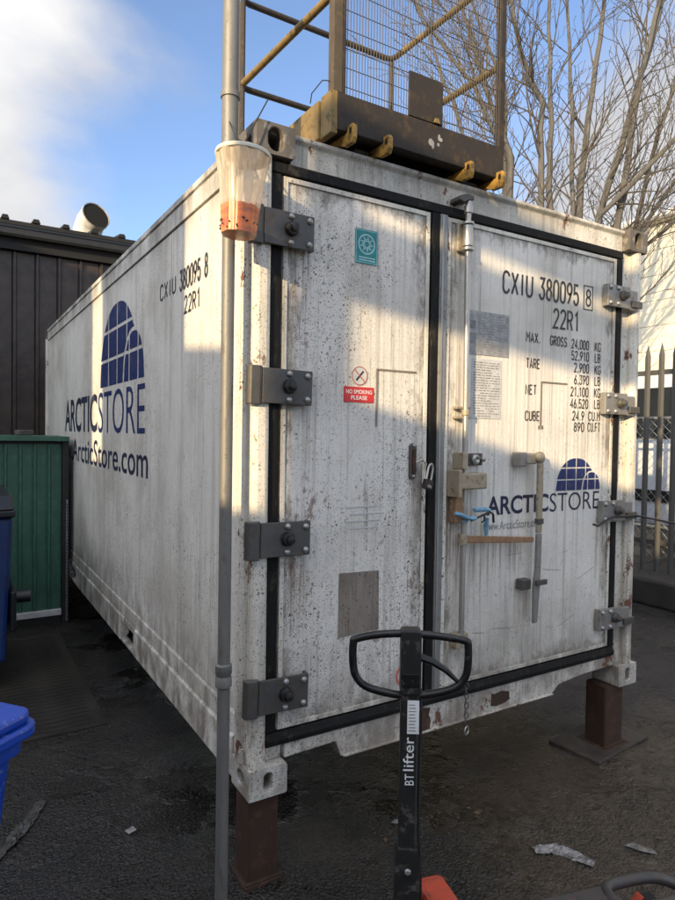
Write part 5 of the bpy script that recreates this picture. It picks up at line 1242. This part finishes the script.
mb._add([BM @ Vector((x, y, 0.94)) for x, y in tp]+[BM @ Vector((x, y, 0.05)) for x, y in bt_], [(i, (i+1) % n, n+(i+1) % n, n+i) for i in range(n)]+[tuple(range(n)), tuple(range(n, 2*n))])
mb.build('body', M['bluelid'], b, True)
MB().prism(rrect(0.025, 0.59, 0.025, 0.55, 0.045, 4), 'z', 0.942, 0.983, BM).build('body_rim', M['bluelid'], b, False, 0.006)
MB().tube([BM @ Vector((0.2, 0.57, 0.10)), BM @ Vector((0.5, 0.57, 0.10))], 0.012, 8).build('axle', M['hinge'], b, True)
for x in (0.13, 0.50): MB().prism(ngon(0.10, 20, 0.54, 0.10), 'x', x-0.03, x+0.03, BM).build('wheel', M['tyre'], b, False, 0.008)

# ------------------------------------------------------------------ litter on the ground
def sheet(name, pts, mat, loc, label, cat, th_=0.003, seed=1, group=None):
    rg = random.Random(seed); mb = MB()
    n = len(pts); top = [(x, y, th_+rg.uniform(0.002, 0.014)) for x, y in pts]; bot = [(x, y, z-0.0025) for x, y, z in top]
    c = (sum(p[0] for p in pts)/n, sum(p[1] for p in pts)/n, th_+0.012)
    mb._add(top+bot+[c, (c[0], c[1], c[2]-0.0025)], [(i, (i+1) % n, 2*n) for i in range(n)]+[(n+i, n+(i+1) % n, 2*n+1) for i in range(n)]+[(i, (i+1) % n, n+(i+1) % n, n+i) for i in range(n)])
    o = mb.build(name, mat, None, loc=loc); return tag(o, label, cat, group)
def crumple(name, path, wid, mat, label, seed):
    rg = random.Random(seed); mb = MB(); n = 22; m = 5; vs = []
    P = [Vector(q) for q in path]
    for i in range(n+1):
        t = i/n*(len(P)-1); j = min(int(t), len(P)-2); q = P[j].lerp(P[j+1], t-j); d = (P[j+1]-P[j]).normalized(); nn = Vector((-d.y, d.x))
        ww = wid*(1-0.25*abs(2*i/n-1)**3)*rg.uniform(0.82, 1.1)
        for k in range(m+1):
            u = (k/m-0.5)*ww
            vs.append((q.x+nn.x*u+rg.uniform(-.004, .004), q.y+nn.y*u+rg.uniform(-.004, .004), 0.011+0.004*math.sin(k*2.1+i*0.35)+rg.uniform(0, 0.006)))
    fs = [(i*(m+1)+k, i*(m+1)+k+1, (i+1)*(m+1)+k+1, (i+1)*(m+1)+k) for i in range(n) for k in range(m)]
    mb._add(vs, fs); o = mb.build(name, mat); so = o.modifiers.new('thickness', 'SOLIDIFY'); so.thickness = 0.0015
    return tag(o, label, 'litter')
def printed():
    k = NB('printed_plastic'); c = k.mix(k.ramp(k.noise(16, detail=7, rough=0.7), 0.42, 0.62), (0.30, 0.29, 0.28), (0.10, 0.095, 0.09))
    c = k.mix(k.ramp(k.noise(1.0, (30, 90, 1), 3, 0.5), 0.58, 0.63, 0, 0.7), c, (0.03, 0.03, 0.035)); return k.done(c, 0.35)
M['printed'] = printed()
crumple('plastic_strip', [(1.165, -0.375), (1.235, -0.405), (1.285, -0.465), (1.315, -0.565)], 0.075, M['printed'], 'crumpled white plastic strip on the ground right of the pallet truck', 1)
sheet('paper_scrap', [(0, 0), (0.05, -0.01), (0.10, -0.07), (0.085, -0.10), (0.03, -0.06)], M['printed'], (1.52, -0.56, 0.008), 'small dirty paper scrap near the right end of the forks', 'litter', 0.004, 2)
sheet('paper_scrap', [(0, 0), (0.035, 0.01), (0.04, 0.045), (0.01, 0.04)], M['litter'], (2.28, -0.42, 0.010), 'tiny pale scrap at the right edge of the yard', 'litter', 0.004, 3)
crumple('plastic_film', [(-0.86, 0.66), (-0.76, 0.80), (-0.68, 0.92), (-0.60, 1.07)], 0.06, M['film'], 'long wet grey plastic film on the ground before the bright blue bin', 4)
sheet('foil_scrap', [(0, 0), (0.03, 0.012), (0.045, -0.01), (0.02, -0.025)], M['litter'], (0.74, 0.08, 0.010), 'tiny white scrap under the container front', 'litter', 0.004, 5)
sheet('foil_scrap', [(0, 0), (0.04, 0.02), (0.05, -0.01), (0.015, -0.02)], M['litter'], (-0.32, 0.62, 0.010), 'tiny white scrap left of the metal pole', 'litter', 0.004, 6)
rg = random.Random(12); mb = MB()
for k in range(700):
    x = rg.uniform(-1.6, 4.5); y = rg.uniform(-1.2, 4.0)
    if rg.random() < 0.5: x = rg.uniform(0.5, 2.6); y = rg.uniform(-1.0, 0.2)
    r = rg.choice((0.002, 0.002, 0.003, 0.003, 0.004, 0.006)); a = rg.random()*6
    pts = [(x+r*rg.uniform(.6, 1.2)*math.cos(a+i*1.256), y+r*rg.uniform(.6, 1.2)*math.sin(a+i*1.256)) for i in range(5)]
    z = 0.013
    mb._add([(px, py, 0.002) for px, py in pts]+[(px, py, z) for px, py in pts]+[(x, y, z+r*0.5)], [(i, (i+1) % 5, 5+(i+1) % 5, 5+i) for i in range(5)]+[(5+i, 5+(i+1) % 5, 10) for i in range(5)])
tag(mb.build('gravel', M['grit']), 'loose grit and small stones scattered on the yard', 'gravel', kind='stuff')

rg = random.Random(33); mb = MB()
for k in range(170):
    if rg.random() < 0.5: x = rg.uniform(0.6, 2.9); y = rg.uniform(-1.0, 0.5)
    else: x = rg.uniform(-1.2, 4.6); y = rg.uniform(-0.8, 3.2)
    a = rg.uniform(0, 6.28); ln = rg.uniform(0.008, 0.022); wd_ = ln*rg.uniform(.25, .55); ca, sa = math.cos(a), math.sin(a)
    P = [(-ln, 0), (-ln*.2, wd_), (ln, 0), (-ln*.2, -wd_)]
    mb._add([(x+ca*u-sa*v, y+sa*u+ca*v, 0.017+rg.uniform(0, .008)) for u, v in P], [(0, 1, 2, 3)])
M['leaf'] = simple('brown_leaf', (0.075, 0.050, 0.028), 0.5, 0.7, 0, 20, 0)
tag(mb.build('leaf_litter', M['leaf']), 'small brown leaf scraps scattered over the yard', 'leaves', kind='stuff')
